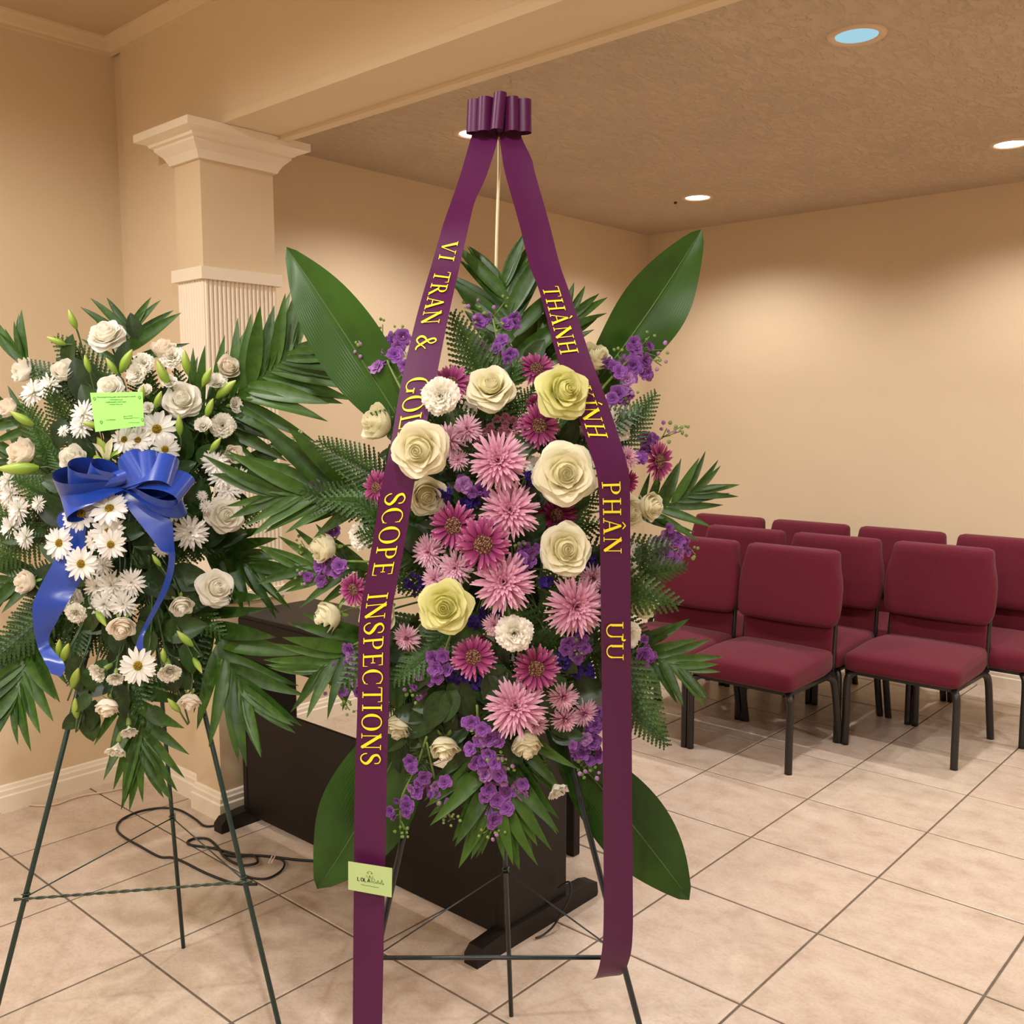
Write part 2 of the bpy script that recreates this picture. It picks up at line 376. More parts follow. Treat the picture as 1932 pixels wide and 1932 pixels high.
def flutes(m):
    # raised half-round strips on the two visible faces
    n=17
    for k in range(n):
        y=Y0+(k+.5)*(Y1-Y0)/n; r=.0068
        m.add([(X1,y-r,.852),(X1+.005,y-r*.5,.852),(X1+.005,y+r*.5,.852),(X1,y+r,.852),(X1,y-r,1.985),(X1+.005,y-r*.5,1.985),(X1+.005,y+r*.5,1.985),(X1,y+r,1.985)],[(0,4,5,1),(1,5,6,2),(2,6,7,3)][::1])
    n=10
    for k in range(n):
        x=X0+(k+.5)*(X1-X0)/n; r=.0068
        m.add([(x-r,Y0,.852),(x-r*.5,Y0-.005,.852),(x+r*.5,Y0-.005,.852),(x+r,Y0,.852),(x-r,Y0,1.985),(x-r*.5,Y0-.005,1.985),(x+r*.5,Y0-.005,1.985),(x+r,Y0,1.985)],[(0,1,5,4),(1,2,6,5),(2,3,7,6)])
cpart('fluting',flutes)['kind']='stuff'

# ------------------------------------------------------------------ lamps
def downlight(name,x,y,z,lens,label,spot=None,colr=None,size=math.radians(148),blend=.62,r=.07):
    e=empty(name,Matrix.Translation((x,y,z))); tag(e,label,'ceiling light','recessed downlights')
    m=MB(); m.lathe([(r-.004,-.001),(r,-.006),(r+.004,-.007),(r+.02,-.005),(r+.022,0)],32); obj('trim_ring',m,M['lamp_trim'],e,True)
    m=MB(); m.lathe([(r-.002,-.0015),(r*.6,-.002),(.001,-.0022)],32); obj('lens',m,lens,e,True)
    if spot:
        l=bpy.data.lights.new('lamp_glow','SPOT'); l.energy=spot; l.color=colr; l.spot_size=size; l.spot_blend=blend; l.shadow_soft_size=.05
        lo=link('lamp_glow',l,e); lo.location=(0,0,-.012)
    return e
downlight('downlight',.716,-.385,ZC,M['lamp_dim'],'large recessed downlight with pale blue lens at the upper right',FAR_SPOT,FAR_COL)
downlight('downlight',.716,1.32,ZC,M['lamp_hot'],'recessed downlight at the right edge of the textured ceiling',FAR_SPOT,FAR_COL)
downlight('downlight',-.90,1.335,ZC,M['lamp_hot'],'glowing recessed downlight above the tip of the right broad leaf',FAR_SPOT,FAR_COL)
downlight('downlight',-.945,-.41,ZC,M['lamp_hot'],'glowing recessed downlight half hidden by the purple bow',FAR_SPOT,FAR_COL)
for x in (2.35,3.95):
    for y in (-.4,1.32): downlight('downlight',x,y,ZC,M['lamp_hot'],'recessed downlight further along the textured ceiling',FAR_SPOT,FAR_COL)
for x,y,k in ((-.4,-3.35,.8),(1.45,-3.35,.85),(-.4,-5.2,1),(1.45,-5.2,1),(3.4,-4.2,.8)):
    downlight('downlight',x,y,ZN,M['lamp_warm'],'warm recessed downlight in the near ceiling',NEAR_SPOT*k,NEAR_COL,math.radians(168),.35)
m=MB(); m.lathe([(.001,-.012),(.008,-.01),(.01,0)],12); o=obj('sprinkler_cap',m,M['cable'],None,True); o.location=(-1.06,1.36,ZC); tag(o,'small dark cap on the ceiling left of a glowing downlight','ceiling cap')

# ------------------------------------------------------------------ chairs
def make_chair():
    e=empty('banquet_chair')
    def seatfn(c):
        x,y,z=c; tx=x/.25; ty=(y+.035)/.235
        if z>.4: z+=.018*max(0,1-tx*tx)*max(0,1-ty*ty)
        if y<0 and z>.4: z-=.012*sstep(-y/.27)
        if y>.05: x*=1-.07*sstep((y-.05)/.15)
        return Vector((x,y,z))
    def rounded(bm,lo,hi,r,fn,name,mat):
        vs=[]
        for v in bm.verts:
            c=Vector([lo[k]+(.5*math.sin(PI*v.co[k])+.5)*(hi[k]-lo[k]) for k in range(3)])
            inner=Vector([min(max(c[k],lo[k]+r),hi[k]-r) for k in range(3)]); d=c-inner
            vs.append(fn(inner+d.normalized()*r))
        bm.verts.index_update(); m=MB(); m.add(vs,[[v.index for v in f.verts] for f in bm.faces]); return m
    # fine cube for smooth cushions
    bf=bmesh.new(); bmesh.ops.create_cube(bf,size=1); bmesh.ops.subdivide_edges(bf,edges=bf.edges[:],cuts=11,use_grid_fill=True)
    m=rounded(bf,(-.25,-.275,.345),(.25,.205,.447),.032,seatfn,'seat',None); obj('seat',m,M['maroon'],e,True)
    def backfn(c):
        x,y,z=c; q=(z-.548)/.345
        x*= 1-.10*sstep((q-.5)/.42)-.07*sstep((.22-q)/.25)
        y+= .045*q + (-.02*max(0,1-(x/.25)**2) if y<0.19 else 0)
        if q>.8 and y>.2: y+=.006
        return Vector((x,y,z))
    m=rounded(bf,(-.25,.155,.548),(.25,.228,.893),.03,backfn,'b',None); obj('backrest',m,M['maroon'],e,True)
    m=rounded(bf,(-.218,.19,.40),(.218,.222,.60),.012,lambda c:c,'l',None); obj('lower_back_panel',m,M['maroon'],e,True)
    bf.free()
    R=.0165
    for s in (-1,1):
        m=MB(); m.tube(catmull([(s*.205,-.20,.34),(s*.228,-.235,.325),(s*.238,-.245,.285),(s*.238,-.245,.12),(s*.238,-.245,0)],4),R,8); obj('leg',m,M['black_metal'],e,True)
        m=MB(); m.tube(catmull([(s*.215,.12,.337),(s*.23,.165,.325),(s*.236,.2,.285),(s*.237,.238,.14),(s*.237,.275,0)],4),R,8); obj('leg',m,M['black_metal'],e,True)
        m=MB(); m.tube([(s*.222,.20,.335),(s*.224,.212,.45),(s*.222,.228,.60),(s*.205,.265,.86)],R*.62,8); obj('back_upright',m,M['black_metal'],e,True)
        m=MB(); m.tube([(s*.215,-.22,.335),(s*.225,.2,.335)],R*.9,8); obj('side_rail',m,M['black_metal'],e,True)
    m=MB(); m.box((-.215,-.232,.328),(.215,-.212,.35)); obj('front_rail',m,M['black_metal'],e)
    m=MB(); m.box((-.22,.19,.328),(.22,.21,.35)); obj('rear_rail',m,M['black_metal'],e)
    return e
chair0=make_chair(); used=[]
def put_chair(x,y,label,group='burgundy stacking chairs in rows'):
    c=chair0 if not used else copy_tree(chair0); used.append(1)
    c.location=(x,y,0); tag(c,label,'chair',group)
put_chair(.044,.437,'burgundy upholstered chair at the front, nearest right of the flowers')
put_chair(-.462,.437,'burgundy upholstered chair half hidden by the right edge of the flower spray')
put_chair(.546,.952,'burgundy upholstered chair at the right, standing alone ahead of the wall chairs')
put_chair(.03,.952,'burgundy upholstered chair in the middle row between the two foremost chairs')
put_chair(-.476,.952,'burgundy upholstered chair in the middle row behind the half hidden front chair')
put_chair(.69,1.43,'burgundy upholstered chair in the wall row, cut by the right edge')
put_chair(.18,1.43,'burgundy upholstered chair in the wall row, behind the lone right chair')
put_chair(-.33,1.43,'burgundy upholstered chair in the wall row, second back from the flowers')
put_chair(-.84,1.43,'burgundy upholstered chair in the wall row, closest to the palm leaves')

# ------------------------------------------------------------------ console desk beside the column, bench behind it
dk=empty('console_desk',Matrix.Translation((-.36,-1.45,0))); tag(dk,'dark brown wooden console desk with low back panel and bracket feet','desk')
DI=Matrix.Translation((.36,1.45,0))
def dpart(name,lo,hi,r=.004,parent=dk,mat=M['espresso']):
    m=MB(); bevel_box(m,lo,hi,r,2); o=obj(name,m,mat,parent)
    if parent is dk: o.matrix_basis=DI
    return o
dpart('end_panel',(.262,-1.592,.045),(.288,-1.305,.70)); dpart('end_panel',(-1.018,-1.592,.045),(-.992,-1.362,.70))
dpart('back_panel',(-.992,-1.59,.035),(.262,-1.574,.465)); dpart('upper_body',(-1.03,-1.588,.62),(.30,-1.25,.775),.01)
dpart('lid',(-1.035,-1.595,.775),(.305,-1.24,.79),.004)
for x in (-1.03,.25):
    m=MB()
    prof=[(-1.71,0),(-1.71,.03),(-1.69,.05),(-1.60,.058),(-1.28,.058),(-1.20,.055),(-1.165,.045),(-1.16,.01),(-1.165,0)]
    q=len(prof); vs=[(x,y,z) for y,z in prof]+[(x+.05,y,z) for y,z in prof]
    m.add(vs,[tuple(range(q-1,-1,-1)),tuple(q+i for i in range(q))]+[(i,(i+1)%q,q+(i+1)%q,q+i) for i in range(q)])
    o=obj('bracket_foot',m,M['espresso'],dk); o.matrix_basis=DI
bn=empty('wooden_bench',Matrix.Translation((-.2,-.84,0))); tag(bn,'dark wooden bench behind the flowers, one square leg showing','bench')
BI=Matrix.Translation((.2,.84,0))
for lx in (.064,-.46):
    for ly in (-.99,-.69):
        m=MB(); bevel_box(m,(lx-.018,ly-.018,0),(lx+.018,ly+.018,.44),.003,1); obj('leg',m,M['espresso'],bn).matrix_basis=BI
m=MB(); bevel_box(m,(-.50,-1.03,.44),(.104,-.65,.49),.01,2); obj('bench_top',m,M['espresso'],bn).matrix_basis=BI

# ------------------------------------------------------------------ cables on the floor
def gp(u,v,z=.005):
    d=ray(u,v); return CAM+d*((z-CAM.z)/d.z)
def cable(name,pts,r,mat,label,parent=None):
    m=MB(); m.tube(catmull(pts,8),r,8); o=obj(name,m,mat,parent,True)
    if label: tag(o,label,'cable')
    return o
cable('power_cable',[gp(440,1541,.02),gp(412,1556),gp(386,1558),gp(368,1545),gp(340,1529),gp(310,1524),gp(270,1529),gp(240,1540),gp(224,1552),gp(221,1566),gp(235,1580),gp(265,1597),gp(300,1616),gp(325,1618),gp(350,1628),gp(390,1648),gp(440,1666),gp(485,1668)],.0042,M['cable'],'black power cable looping from the desk foot across the tiles')
cable('extension_cable',[gp(620,1626),gp(560,1622),gp(500,1615),gp(450,1612),gp(400,1600),gp(360,1594),gp(354,1588),gp(368,1582),gp(392,1583),gp(410,1598),gp(425,1618),gp(455,1632,.012),gp(485,1628,.012),gp(478,1614,.012),gp(450,1616,.013),gp(420,1612)],.0045,M['cable'],'black extension cable coiled beside the desk')
cable('thin_cable',[gp(462,1652),gp(480,1657),gp(505,1657),gp(528,1645),gp(537,1630,.012),gp(528,1620,.016),gp(508,1617,.016)],.0036,M['cable'],'short black cable curling out from behind the easel leg')
m=MB(); m.tube([gp(507,1628,.02),gp(514,1614,.03)],.0022,6); m.tube([gp(512,1628,.02),gp(519,1615,.03)],.0022,6); o=obj('cable_tie',m,M['tie']); tag(o,'small white tie on the black cable coil','cable tie')
cable('white_cable',[gp(-40,1552),gp(5,1532),gp(20,1523),gp(36,1516),gp(60,1519),gp(85,1520),gp(110,1516),gp(135,1507),gp(160,1500),gp(200,1494),gp(245,1484)],.004,M['wcable'],'pale cable lying along the left baseboard')
cable('pedal_cable',[Vector((.30,-1.36,.10)),Vector((.325,-1.34,.12)),Vector((.345,-1.36,.09)),Vector((.34,-1.42,.03)),Vector((.33,-1.46,.008)),Vector((.322,-1.49,.006))],.003,M['cable'],'thin black cable hanging by the right desk foot')

# ------------------------------------------------------------------ wire easels
def pt(s,t,z): return Vector((CAM.x,CAM.y,0))+HR*s+HF*t+Vector((0,0,z))
def easel(name,label,apex,fl_,fr_,rear,mat,zb=.415,twist=False,zr=.41):
    A=pt(*apex); FL=pt(*fl_); FR=pt(*fr_); RE=pt(*rear)
    c=(FL+FR+RE)/3; c.z=0; e=empty(name,Matrix.Translation(c)); tag(e,label,'easel','wire flower easels'); I=Matrix.Translation(-c)
    def part(nm,m,mt): o=obj(nm,m,mt,e,True); o.matrix_basis=I; return o
    up=(A-FL)*.02
    for f_ in (FL,FR):
        m=MB(); m.tube([f_,f_+(A-f_)*.5,A],.0062,8); part('leg',m,mat)
    m=MB(); m.tube([RE,A+Vector((0,0,-.02))],.0058,8); part('leg',m,mat)
    k=zb/A.z; BL=FL+(A-FL)*k; BR=FR+(A-FR)*k; RT=RE+(A-RE)*(zr/A.z)
    d=(BL-BR).normalized(); out=-HF*.008
    m=MB()
    if twist:
        n=70
        for ph in (0,PI):
            m.tube([BL+out+d*.02+(BR-BL-d*.04)*(i/n)+(Vector((0,0,1))*math.cos(ph+i*.9)+HF*math.sin(ph+i*.9))*.0019 for i in range(n+1)],.0021,5)
    else: m.tube([BL+out+d*.015,BR+out-d*.015],.0048,8)
    part('crossbar',m,M['tiewire'] if twist else mat)
    for B in (BL,BR):
        m=MB(); m.tube([B,RT],.0018,6); part('brace_wire',m,mat)
    for B in (BL,BR,RT):
        m=MB(); ax=(A-B).normalized(); x=ax.orthogonal().normalized(); y=ax.cross(x)
        m.tube([B+ax*(i*.0012-.008)+(x*math.cos(i*.9)+y*math.sin(i*.9))*.0085 for i in range(16)],.0016,5); part('wire_wrap',m,M['tiewire'])
    k=.62*A.z/A.z
    m=MB(); m.tube([FL+(A-FL)*.80+out,FR+(A-FR)*.80+out],.004,8); part('upper_bar',m,mat)
    return e
EA_M=dict(apex=(-.049,2.12,1.43),fl_=(-.372,1.78,0),fr_=(.332,1.78,0),rear=(-.004,2.308,0))
easel('wire_easel','dark wire tripod easel under the purple and cream flower spray',mat=M['wire_dark'],**EA_M)
EA_L=dict(apex=(-.955,2.50,1.436),fl_=(-1.177,1.95,0),fr_=(-.50,2.06,0),rear=(-.939,2.624,0))
easel('wire_easel','green wire tripod easel under the white flower spray',mat=M['wire'],twist=True,zb=.42,zr=.40,**EA_L)

# ------------------------------------------------------------------ the two sprays: depth fields
class Spray:
    def __init__(s,uc,vc,rx,ry,tb,bul,foam,lean): s.uc,s.vc,s.rx,s.ry,s.tb,s.bul,s.lean=uc,vc,rx,ry,tb,bul,lean; s.foam=at(*foam)
    def tv(s,v): return s.tb-s.lean*max(0,v-1000)            # back plane follows the leaning easel
    def t(s,u,v):
        q=((u-s.uc)/s.rx)**2+((v-s.vc)/s.ry)**2; return s.tv(v)-s.bul*max(0,1-q)
    def face(s,u,v,f=None):
        if f is None: f=(.75*(u-s.uc)/s.rx, .65*(s.vc-v)/s.ry+.12)
        return (-HF+HR*f[0]+Vector((0,0,1))*f[1]).normalized()
MA=Spray(940,1010,340,500,2.01,.20,(935,1040,2.04),.00022); LA=Spray(235,1000,260,430,2.42,.17,(245,1010,2.42),.0005)
for S,nm,lb in ((MA,'dark green foam block hidden behind the purple and cream flowers','a'),(LA,'dark green foam block hidden behind the white flowers','b')):
    m=MB(); bevel_box(m,(-.10,-.045,-.17),(.10,.045,.17),.02,2); o=obj('floral_foam',m,M['foam']); o.matrix_basis=place(Matrix((HR,HF,Vector((0,0,1)))).transposed(),S.foam+HF*.0); tag(o,nm,'floral foam')

# ------------------------------------------------------------------ flower templates (facing local +z, radius 1, base at origin)
def petal_patch(m,th,L,W,phis,r0=.10,z0=0,nu=6,nv=7,tipc=.15,wav=0,seed=0,cup=.0,pow_=.55,sharp=0,tip=.55,frill=0):
    rr=random.Random(seed); ph=rr.uniform(0,6.28)
    N_=24; prof=[(r0,z0)]
    for k in range(N_):
        t=(k+.5)/N_*(len(phis)-1); i=min(int(t),len(phis)-2); a=phis[i]+(phis[i+1]-phis[i])*(t-i); a=math.radians(a)
        r,z=prof[-1]; prof.append((r+math.sin(a)*L/N_,z+math.cos(a)*L/N_))
    fz=[rr.uniform(-1,1) for _ in range(nu+1)]
    def fn(uu,vv):
        u=uu*2-1
        edge=1-tipc*abs(u)**2.2-sharp*(1-max(0,1-abs(u-.1)*2.2))
        if frill: edge+=frill*(1 if round(uu*nu)%2 else -1)*vv**3*(.6+.4*fz[round(uu*nu)])
        v=vv*edge
        x=min(max(v,0),.9999)*N_; i=min(int(x),N_-1); f=x-i
        r=prof[i][0]+(prof[i+1][0]-prof[i][0])*f; z=prof[i][1]+(prof[i+1][1]-prof[i][1])*f
        half=W*(max(vv,.0)**pow_)*(1-tip*max(0,(vv-.72)/.28)**2)
        rad=max(r,.22)
        a=u*half/rad
        lift=cup*u*u*vv
        z+=wav*math.sin(u*5+ph)*vv+lift*.4+frill*.8*vv*vv*math.sin(u*9+ph)
        r2=r+wav*.6*math.cos(u*4+ph)*vv-lift*.25
        return (r2*math.cos(th+a),r2*math.sin(th+a),z)
    m.grid(fn,nu,nv)
class Tmpl:                     # list of (part name, mesh) in local space
    def __init__(s): s.parts=[]
    def add(s,name,mb,mat,smooth=True): s.parts.append((name,mb.mesh(name,mat,smooth)))
def sepals(t,r=.2,n=5,L=.5,down=110):
    m=MB()
    m.lathe([(.03,-.16),(r*.7,-.1),(r,.0),(r*.9,.08)],10)
    for k in range(n): petal_patch(m,k*2*PI/n,L,.1,[70,down,down+20],r*.6,-.03,2,4,0,0,k,0,.2)
    t.add('calyx',m,M['calyx'])
def rose(mat,openness,seed):
    rr=random.Random(seed); t=Tmpl(); o=openness
    m=MB()                       # rolled heart
    def heart(uu,vv):
        a=uu*PI*6.4; r=.02+.24*uu; zz=.12+(.84-.10*uu+.025*math.sin(a*1.3+seed))*vv
        r*= .55+.5*math.sin(min(1,vv*1.1)*PI*.6)+.12*max(0,vv-.8)*uu*3; return (r*math.cos(a),r*math.sin(a),zz)
    m.grid(heart,84,7); m.lathe([(.42,.44),(.3,.58),(.15,.68),(.001,.74)],14); t.add('heart',m,mat)
    layers=[(3,.88,.46,[34,10,-8+6*o,2+10*o],.12),(4,.92,.56,[46,20,2+8*o,4+40*o],.13),(4,.98,.68,[58,34,8+14*o,10+66*o],.13),(5,1.04,.80,[70,50,16+22*o,26+84*o],.12),(5,1.08,.92,[80,64,26+34*o,48+96*o],.10)]
    if o>.7: layers.append((5,1.08,.98,[92,80,54+26*o,84+84*o],.08))
    b=rr.uniform(0,6)
    for li,(n,L,W,ph,r0) in enumerate(layers):
        for k in range(n):
            m=MB(); th=b+li*1.1+k*2*PI/n+rr.uniform(-.15,.15)
            petal_patch(m,th,L*rr.uniform(.94,1.05)*.93,W*rr.uniform(.95,1.08),[p+rr.uniform(-9,9) for p in ph],r0,0,8,9,.15+.05*rr.random(),.03,rr.randint(0,999),.03,.5,.11,.18)
            t.add('petal',m,mat)
    sepals(t,.2); return t
def carnation(mat,seed,half=False):
    rr=random.Random(seed); t=Tmpl(); m=MB()
    for n,L,phs,W in ((9,1.0,[26,58,88,100],.58),(9,.95,[20,42,70,82],.56),(8,.88,[14,30,52,62],.52),(7,.80,[8,20,34,44],.46),(6,.72,[4,10,18,26],.40),(4,.64,[2,4,6,10],.3)):
        b=rr.uniform(0,6)
        for k in range(n):
            th=b+k*2*PI/n+rr.uniform(-.2,.2); L2=L*rr.uniform(.92,1.06); ph=[p+rr.uniform(-9,9) for p in phs]
            if half: ph=[p*.62 for p in ph]
            petal_patch(m,th,L2*1.02,W,ph,.05,-.1,12,4,.12,.05,rr.randint(0,999),.0,.8,0,.1,.075)
    t.add('petals',m,mat)
    m=MB(); m.lathe([(.02,-.85),(.14,-.8),(.19,-.55),(.2,-.2),(.12,-.1)],10); t.add('calyx',m,M['calyx']); return t
def rays(m,rows,W,rr,curl=0,nv=4,cupd=.35):
    for n,L,el,r0,z0 in rows:
        b=rr.uniform(0,6)
        for k in range(n):
            th=b+k*2*PI/n+rr.uniform(-.12,.12); L2=L*rr.uniform(.88,1.08); e=math.radians(el+rr.uniform(-7,7)); cu=curl*rr.uniform(.5,1.4); w_=W*rr.uniform(.85,1.15)
            c,s_=math.cos(th),math.sin(th); tw=rr.uniform(-.3,.3)
            def fn(uu,vv):
                u=uu*2-1
                wd=w_*(.45+.55*math.sin(min(1,vv*1.05)*PI*.60))*(1-.75*max(0,(vv-.82)/.18)**2)
                a=e-cu*vv*vv
                d=r0+(L2-r0)*vv*math.cos(e-cu*vv*.5); z=z0+(L2-r0)*vv*math.sin(e-cu*vv*.5)+abs(u)*wd*cupd+u*wd*tw
                return (d*c-u*wd*s_,d*s_+u*wd*c,z)
            m.grid(fn,2,nv)
def mum(mat,seed,rows=None,W=.055,disc_=None,curl=.25,cal=True):
    rr=random.Random(seed); t=Tmpl(); m=MB()
    rows=rows or [(26,1.0,2,.1,.05),(24,.97,14,.1,.08),(22,.88,28,.1,.12),(20,.74,42,.08,.15),(16,.56,56,.06,.18),(12,.42,68,.04,.2),(8,.32,80,.02,.2)]
    rays(m,rows,W,rr,curl); t.add('petals',m,mat)
    if disc_:
        r,z,mt=disc_; m=MB(); q=60
        m.lathe([(r,z-.1),(r*.98,z),(r*.8,z+.09),(r*.45,z+.12),(.01,z+.11)],18)
        for k in range(q):
            a=k*2.39996; d=r*.96*math.sqrt((k+.5)/q); zz=z+.12-.12*(d/r)**2.5; s_=r*.085
            m.add([(d*math.cos(a)-s_,d*math.sin(a)-s_,zz-.02),(d*math.cos(a)+s_,d*math.sin(a)-s_,zz-.02),(d*math.cos(a),d*math.sin(a)+s_,zz-.02),(d*math.cos(a),d*math.sin(a),zz+.07)],[(0,1,3),(1,2,3),(2,0,3)])
        t.add('center',m,mt,False)
    if cal:
        m=MB(); m.lathe([(.03,-.12),(.2,-.06),(.3,.05)],10); t.add('calyx',m,M['calyx'])
    return t
def floret(mat,seed):
    rr=random.Random(seed); t=MB()
    for n,L,ph,W in ((5,1.0,[30,62,82,92],.62),(5,.8,[20,42,62,72],.54),(4,.58,[8,20,36,44],.4)):
        b=rr.uniform(0,6)
        for k in range(n): petal_patch(t,b+k*2*PI/n+rr.uniform(-.2,.2),L*rr.uniform(.9,1.1),W,[p+rr.uniform(-10,10) for p in ph],.06,-.05,6,4,.14,.07,rr.randint(0,999),0,.7,0,.2)
    return t.mesh('floret',mat,True)
def budm(mat):
    m=MB(); m.lathe([(.05,0),(.45,.25),(.5,.6),(.32,.95),(.05,1.1)],8); return m.mesh('bud',mat,True)
def lily_bud(seed,mat):
    rr=random.Random(seed); m=MB()
    def fn(uu,vv):
        a=uu*2*PI; r=.36*math.sin(PI*(.07+.88*vv)**.85)*(1-.12*(1-abs(math.cos(1.5*a))**.5)); bend=.12*math.sin(vv*PI*.5)
        return (r*math.cos(a)+bend,r*math.sin(a),vv*2.0-1.0)
    m.grid(fn,12,8,True); t=Tmpl(); t.add('bud',m,mat); return t
T={}
T['rose_cream']=[rose(M['cream'],1.0,s) for s in (1,2)]; T['rose_lemon']=[rose(M['lemon'],.9,s) for s in (3,4)]
T['rose_creamhalf']=[rose(M['cream'],.45,s) for s in (5,6)]
T['rose_creambud']=[rose(M['cream'],.1,s) for s in (15,16)]
T['rose_ivory']=[rose(M['ivory'],.85,s) for s in (7,8)]; T['rose_ivoryhalf']=[rose(M['ivory'],.16,s) for s in (9,10)]; T['rose_blush']=[rose(M['blush'],.14,s) for s in (11,12)]
T['carnation']=[carnation(M['carn'],s) for s in (1,2,3)]; T['carnation_half']=[carnation(M['carn'],s,True) for s in (4,5)]
T['mum']=[mum(M['pink'],s) for s in (1,2,3)]
T['palemum']=[mum(M['pale'],s,[(22,1.0,5,.1,.05),(20,.95,20,.1,.08),(18,.85,36,.1,.12),(16,.74,50,.08,.15),(14,.62,64,.06,.18),(8,.5,78,.03,.2)],.06,None,.3) for s in (4,5)]
DR=[(22,1.0,4,.2,.08),(22,.96,14,.2,.11),(16,.86,28,.2,.14)]
T['mag']=[mum(M['mag'],s,DR,.078,(.40,.16,M['disc']),.2) for s in (6,7,8)]
T['plum']=[mum(M['plum'],s,DR,.075,(.36,.16,M['disc']),.2) for s in (9,)]
T['daisy']=[mum(M['white'],s,[(16,1.0,4,.15,.05),(14,.94,10,.15,.08)],.125,(.24,.10,M['ydisc']),.2) for s in (10,11)]
T['whitemum']=[mum(M['white'],s,[(16,1.0,4,.1,.04),(14,.95,16,.1,.07),(12,.82,34,.1,.1),(10,.62,54,.06,.12),(7,.42,72,.03,.14)],.085,None,.25) for s in (12,13)]
T['button']=[mum(M['button'],s,[(12,1.0,25,.3,.1),(10,.85,50,.25,.2),(8,.7,70,.2,.25)],.2,None,.6) for s in (14,)]
T['lily_bud']=[lily_bud(s,M['bud']) for s in (1,)]
FL_=[floret(M['stock'],s) for s in (1,2)]+[floret(M['stockp'],3)]
BU=budm(M['stockp']); BG=budm(M['calyx'])
cnt={}
def flower(S,name,key,u,v,r,label,cat,group,f=None,dt=0.0,stem=True,up=.45):
    n=S.face(u,v,f); t=S.t(u,v)+dt; P=at(u,v,t); R=r*dep(P)/FPX
    k=cnt.get(key,0); cnt[key]=k+1; tm=T[key][k%len(T[key])]
    roll=Matrix.Rotation(rnd.uniform(0,6.28),3,'Z')
    rot=frame(n,Vector((0,0,1)))@roll
    mw=place(rot,P-n*R*up,R)
    if 'bud' in key or 'blush' in key or 'ivoryhalf' in key: mw=mw@Matrix.Diagonal((.84,.84,1.12,1))
    e=empty(name,mw); tag(e,label,cat,group)
    for nm,me in tm.parts: link(nm,me,e)
    if stem:
        inv=mw.inverted(); b=P-n*R*(up+.1); f_=S.foam+Vector((rnd.uniform(-.06,.06),rnd.uniform(-.03,.03),rnd.uniform(-.12,.12)))
        f_=f_+(b-f_)*.12
        c1=b-n*min(.10,(b-f_).length*.45)
        pts=[b,b*.45+c1*.5+f_*.05,c1*.6+f_*.4,f_]
        m=MB(); m.tube([inv@p for p in catmull(pts,3)],.0024/R,5); obj('stem',m,M['dstem' if S is LA else 'stem'],e,True)
    return e

# ------------------------------------------------------------------ foliage
def leaflet_mesh(seed,wr=.075,droop=.10,side=.05):
    m=MB(); rr=random.Random(seed)
    def fn(uu,vv):
        u=uu*2-1; w_=wr*math.sin(PI*min(1,(vv*.94+.06))**.72)**.8*(1-.0*vv)
        if vv>=.999: w_=.002
        x=vv; z=-droop*vv*vv+abs(u)*w_*.45; return (x,u*w_+side*vv*vv,z)
    m.grid(fn,2,7); return m.mesh('leaflet',M['palm'],True)
LM=[leaflet_mesh(1,.088),leaflet_mesh(2,.082,.16,-.05),leaflet_mesh(3,.1,.05,.03),leaflet_mesh(4,.078,.2,.08)]
def frond(S,name,label,group,pts,n,lpx,a0=55,a1=18,dts=None,up=1.0,dn=1.0,s0=.12,tiltz=.15,tip=True):
    # pts: pixel path of the midrib with optional depth shift; lpx: longest leaflet in pixels; up/dn: scale for the two sides
    P=[]
    for k,p in enumerate(pts):
        P.append(at(p[0],p[1],S.tv(p[1])+(p[2] if len(p)>2 else 0)))
    C=catmull(P,8); L=len(C)
    e=empty(name,Matrix.Translation(P[0])); tag(e,label,'palm leaf',group); I=Matrix.Translation(-P[0])
    m=MB(); m.tube(C,[.0028*(1-.7*i/(L-1)) for i in range(L)],6); obj('midrib',m,M['dstem'],e,True).matrix_basis=I
    nb=(-HF+Vector((0,0,tiltz))).normalized()
    items=[(s0+(1-s0)*(k+.5*sd)/n,sd) for k in range(n) for sd in (0,1)]
    if tip: items+= [(1.0,0),(1.0,1)]
    for s,sd in items:
        i=min(int(s*(L-1)),L-2); p=C[i]+(C[i+1]-C[i])*(s*(L-1)-i); tg=(C[min(i+2,L-1)]-C[max(i-1,0)]).normalized()
        nn=(nb+Vector((rnd.uniform(-.25,.25),rnd.uniform(-.25,.25),rnd.uniform(-.2,.2)))).normalized()
        ang=math.radians((a0+(a1-a0)*s+rnd.uniform(-5,5))*(1 if sd==0 else -1))
        d=Quaternion(nn,ang)@tg; d=(d+nn*rnd.uniform(-.12,.10)).normalized()
        ll=lpx*dep(p)/FPX*(.72+.55*math.sin(PI*min(1,.15+.75*s)))*.8*rnd.uniform(.9,1.08)*(up if sd==0 else dn)
        if s>=1: ll*=.9
        zz=(nn-d*nn.dot(d)).normalized(); yy=zz.cross(d)*(1 if sd==0 else -1)
        rot=Matrix((d,yy,zz)).transposed()
        link('leaflet',LM[rnd.randrange(4)],e,I@place(rot,p,ll))
    return e
G1,G2='palm fronds of the purple and cream spray','palm fronds of the white spray'
PF='green palm frond '
frond(MA,'palm_frond',PF+'fanning upright above the top of the purple and cream spray',G1,[(950,780,.0),(968,650,.04),(950,535,.06)],10,160,52,30,s0=.2)
frond(MA,'palm_frond',PF+'reaching left towards the fluted column',G1,[(720,935,.02),(640,930,0),(520,932,-.03)],7,165,42,20,s0=.15,up=.85,dn=1.2)
frond(MA,'palm_frond',PF+'with broad blades, low on the left over the dark desk',G1,[(740,1180,.04),(680,1215,.02),(600,1265,0)],6,135,62,25,s0=.25)
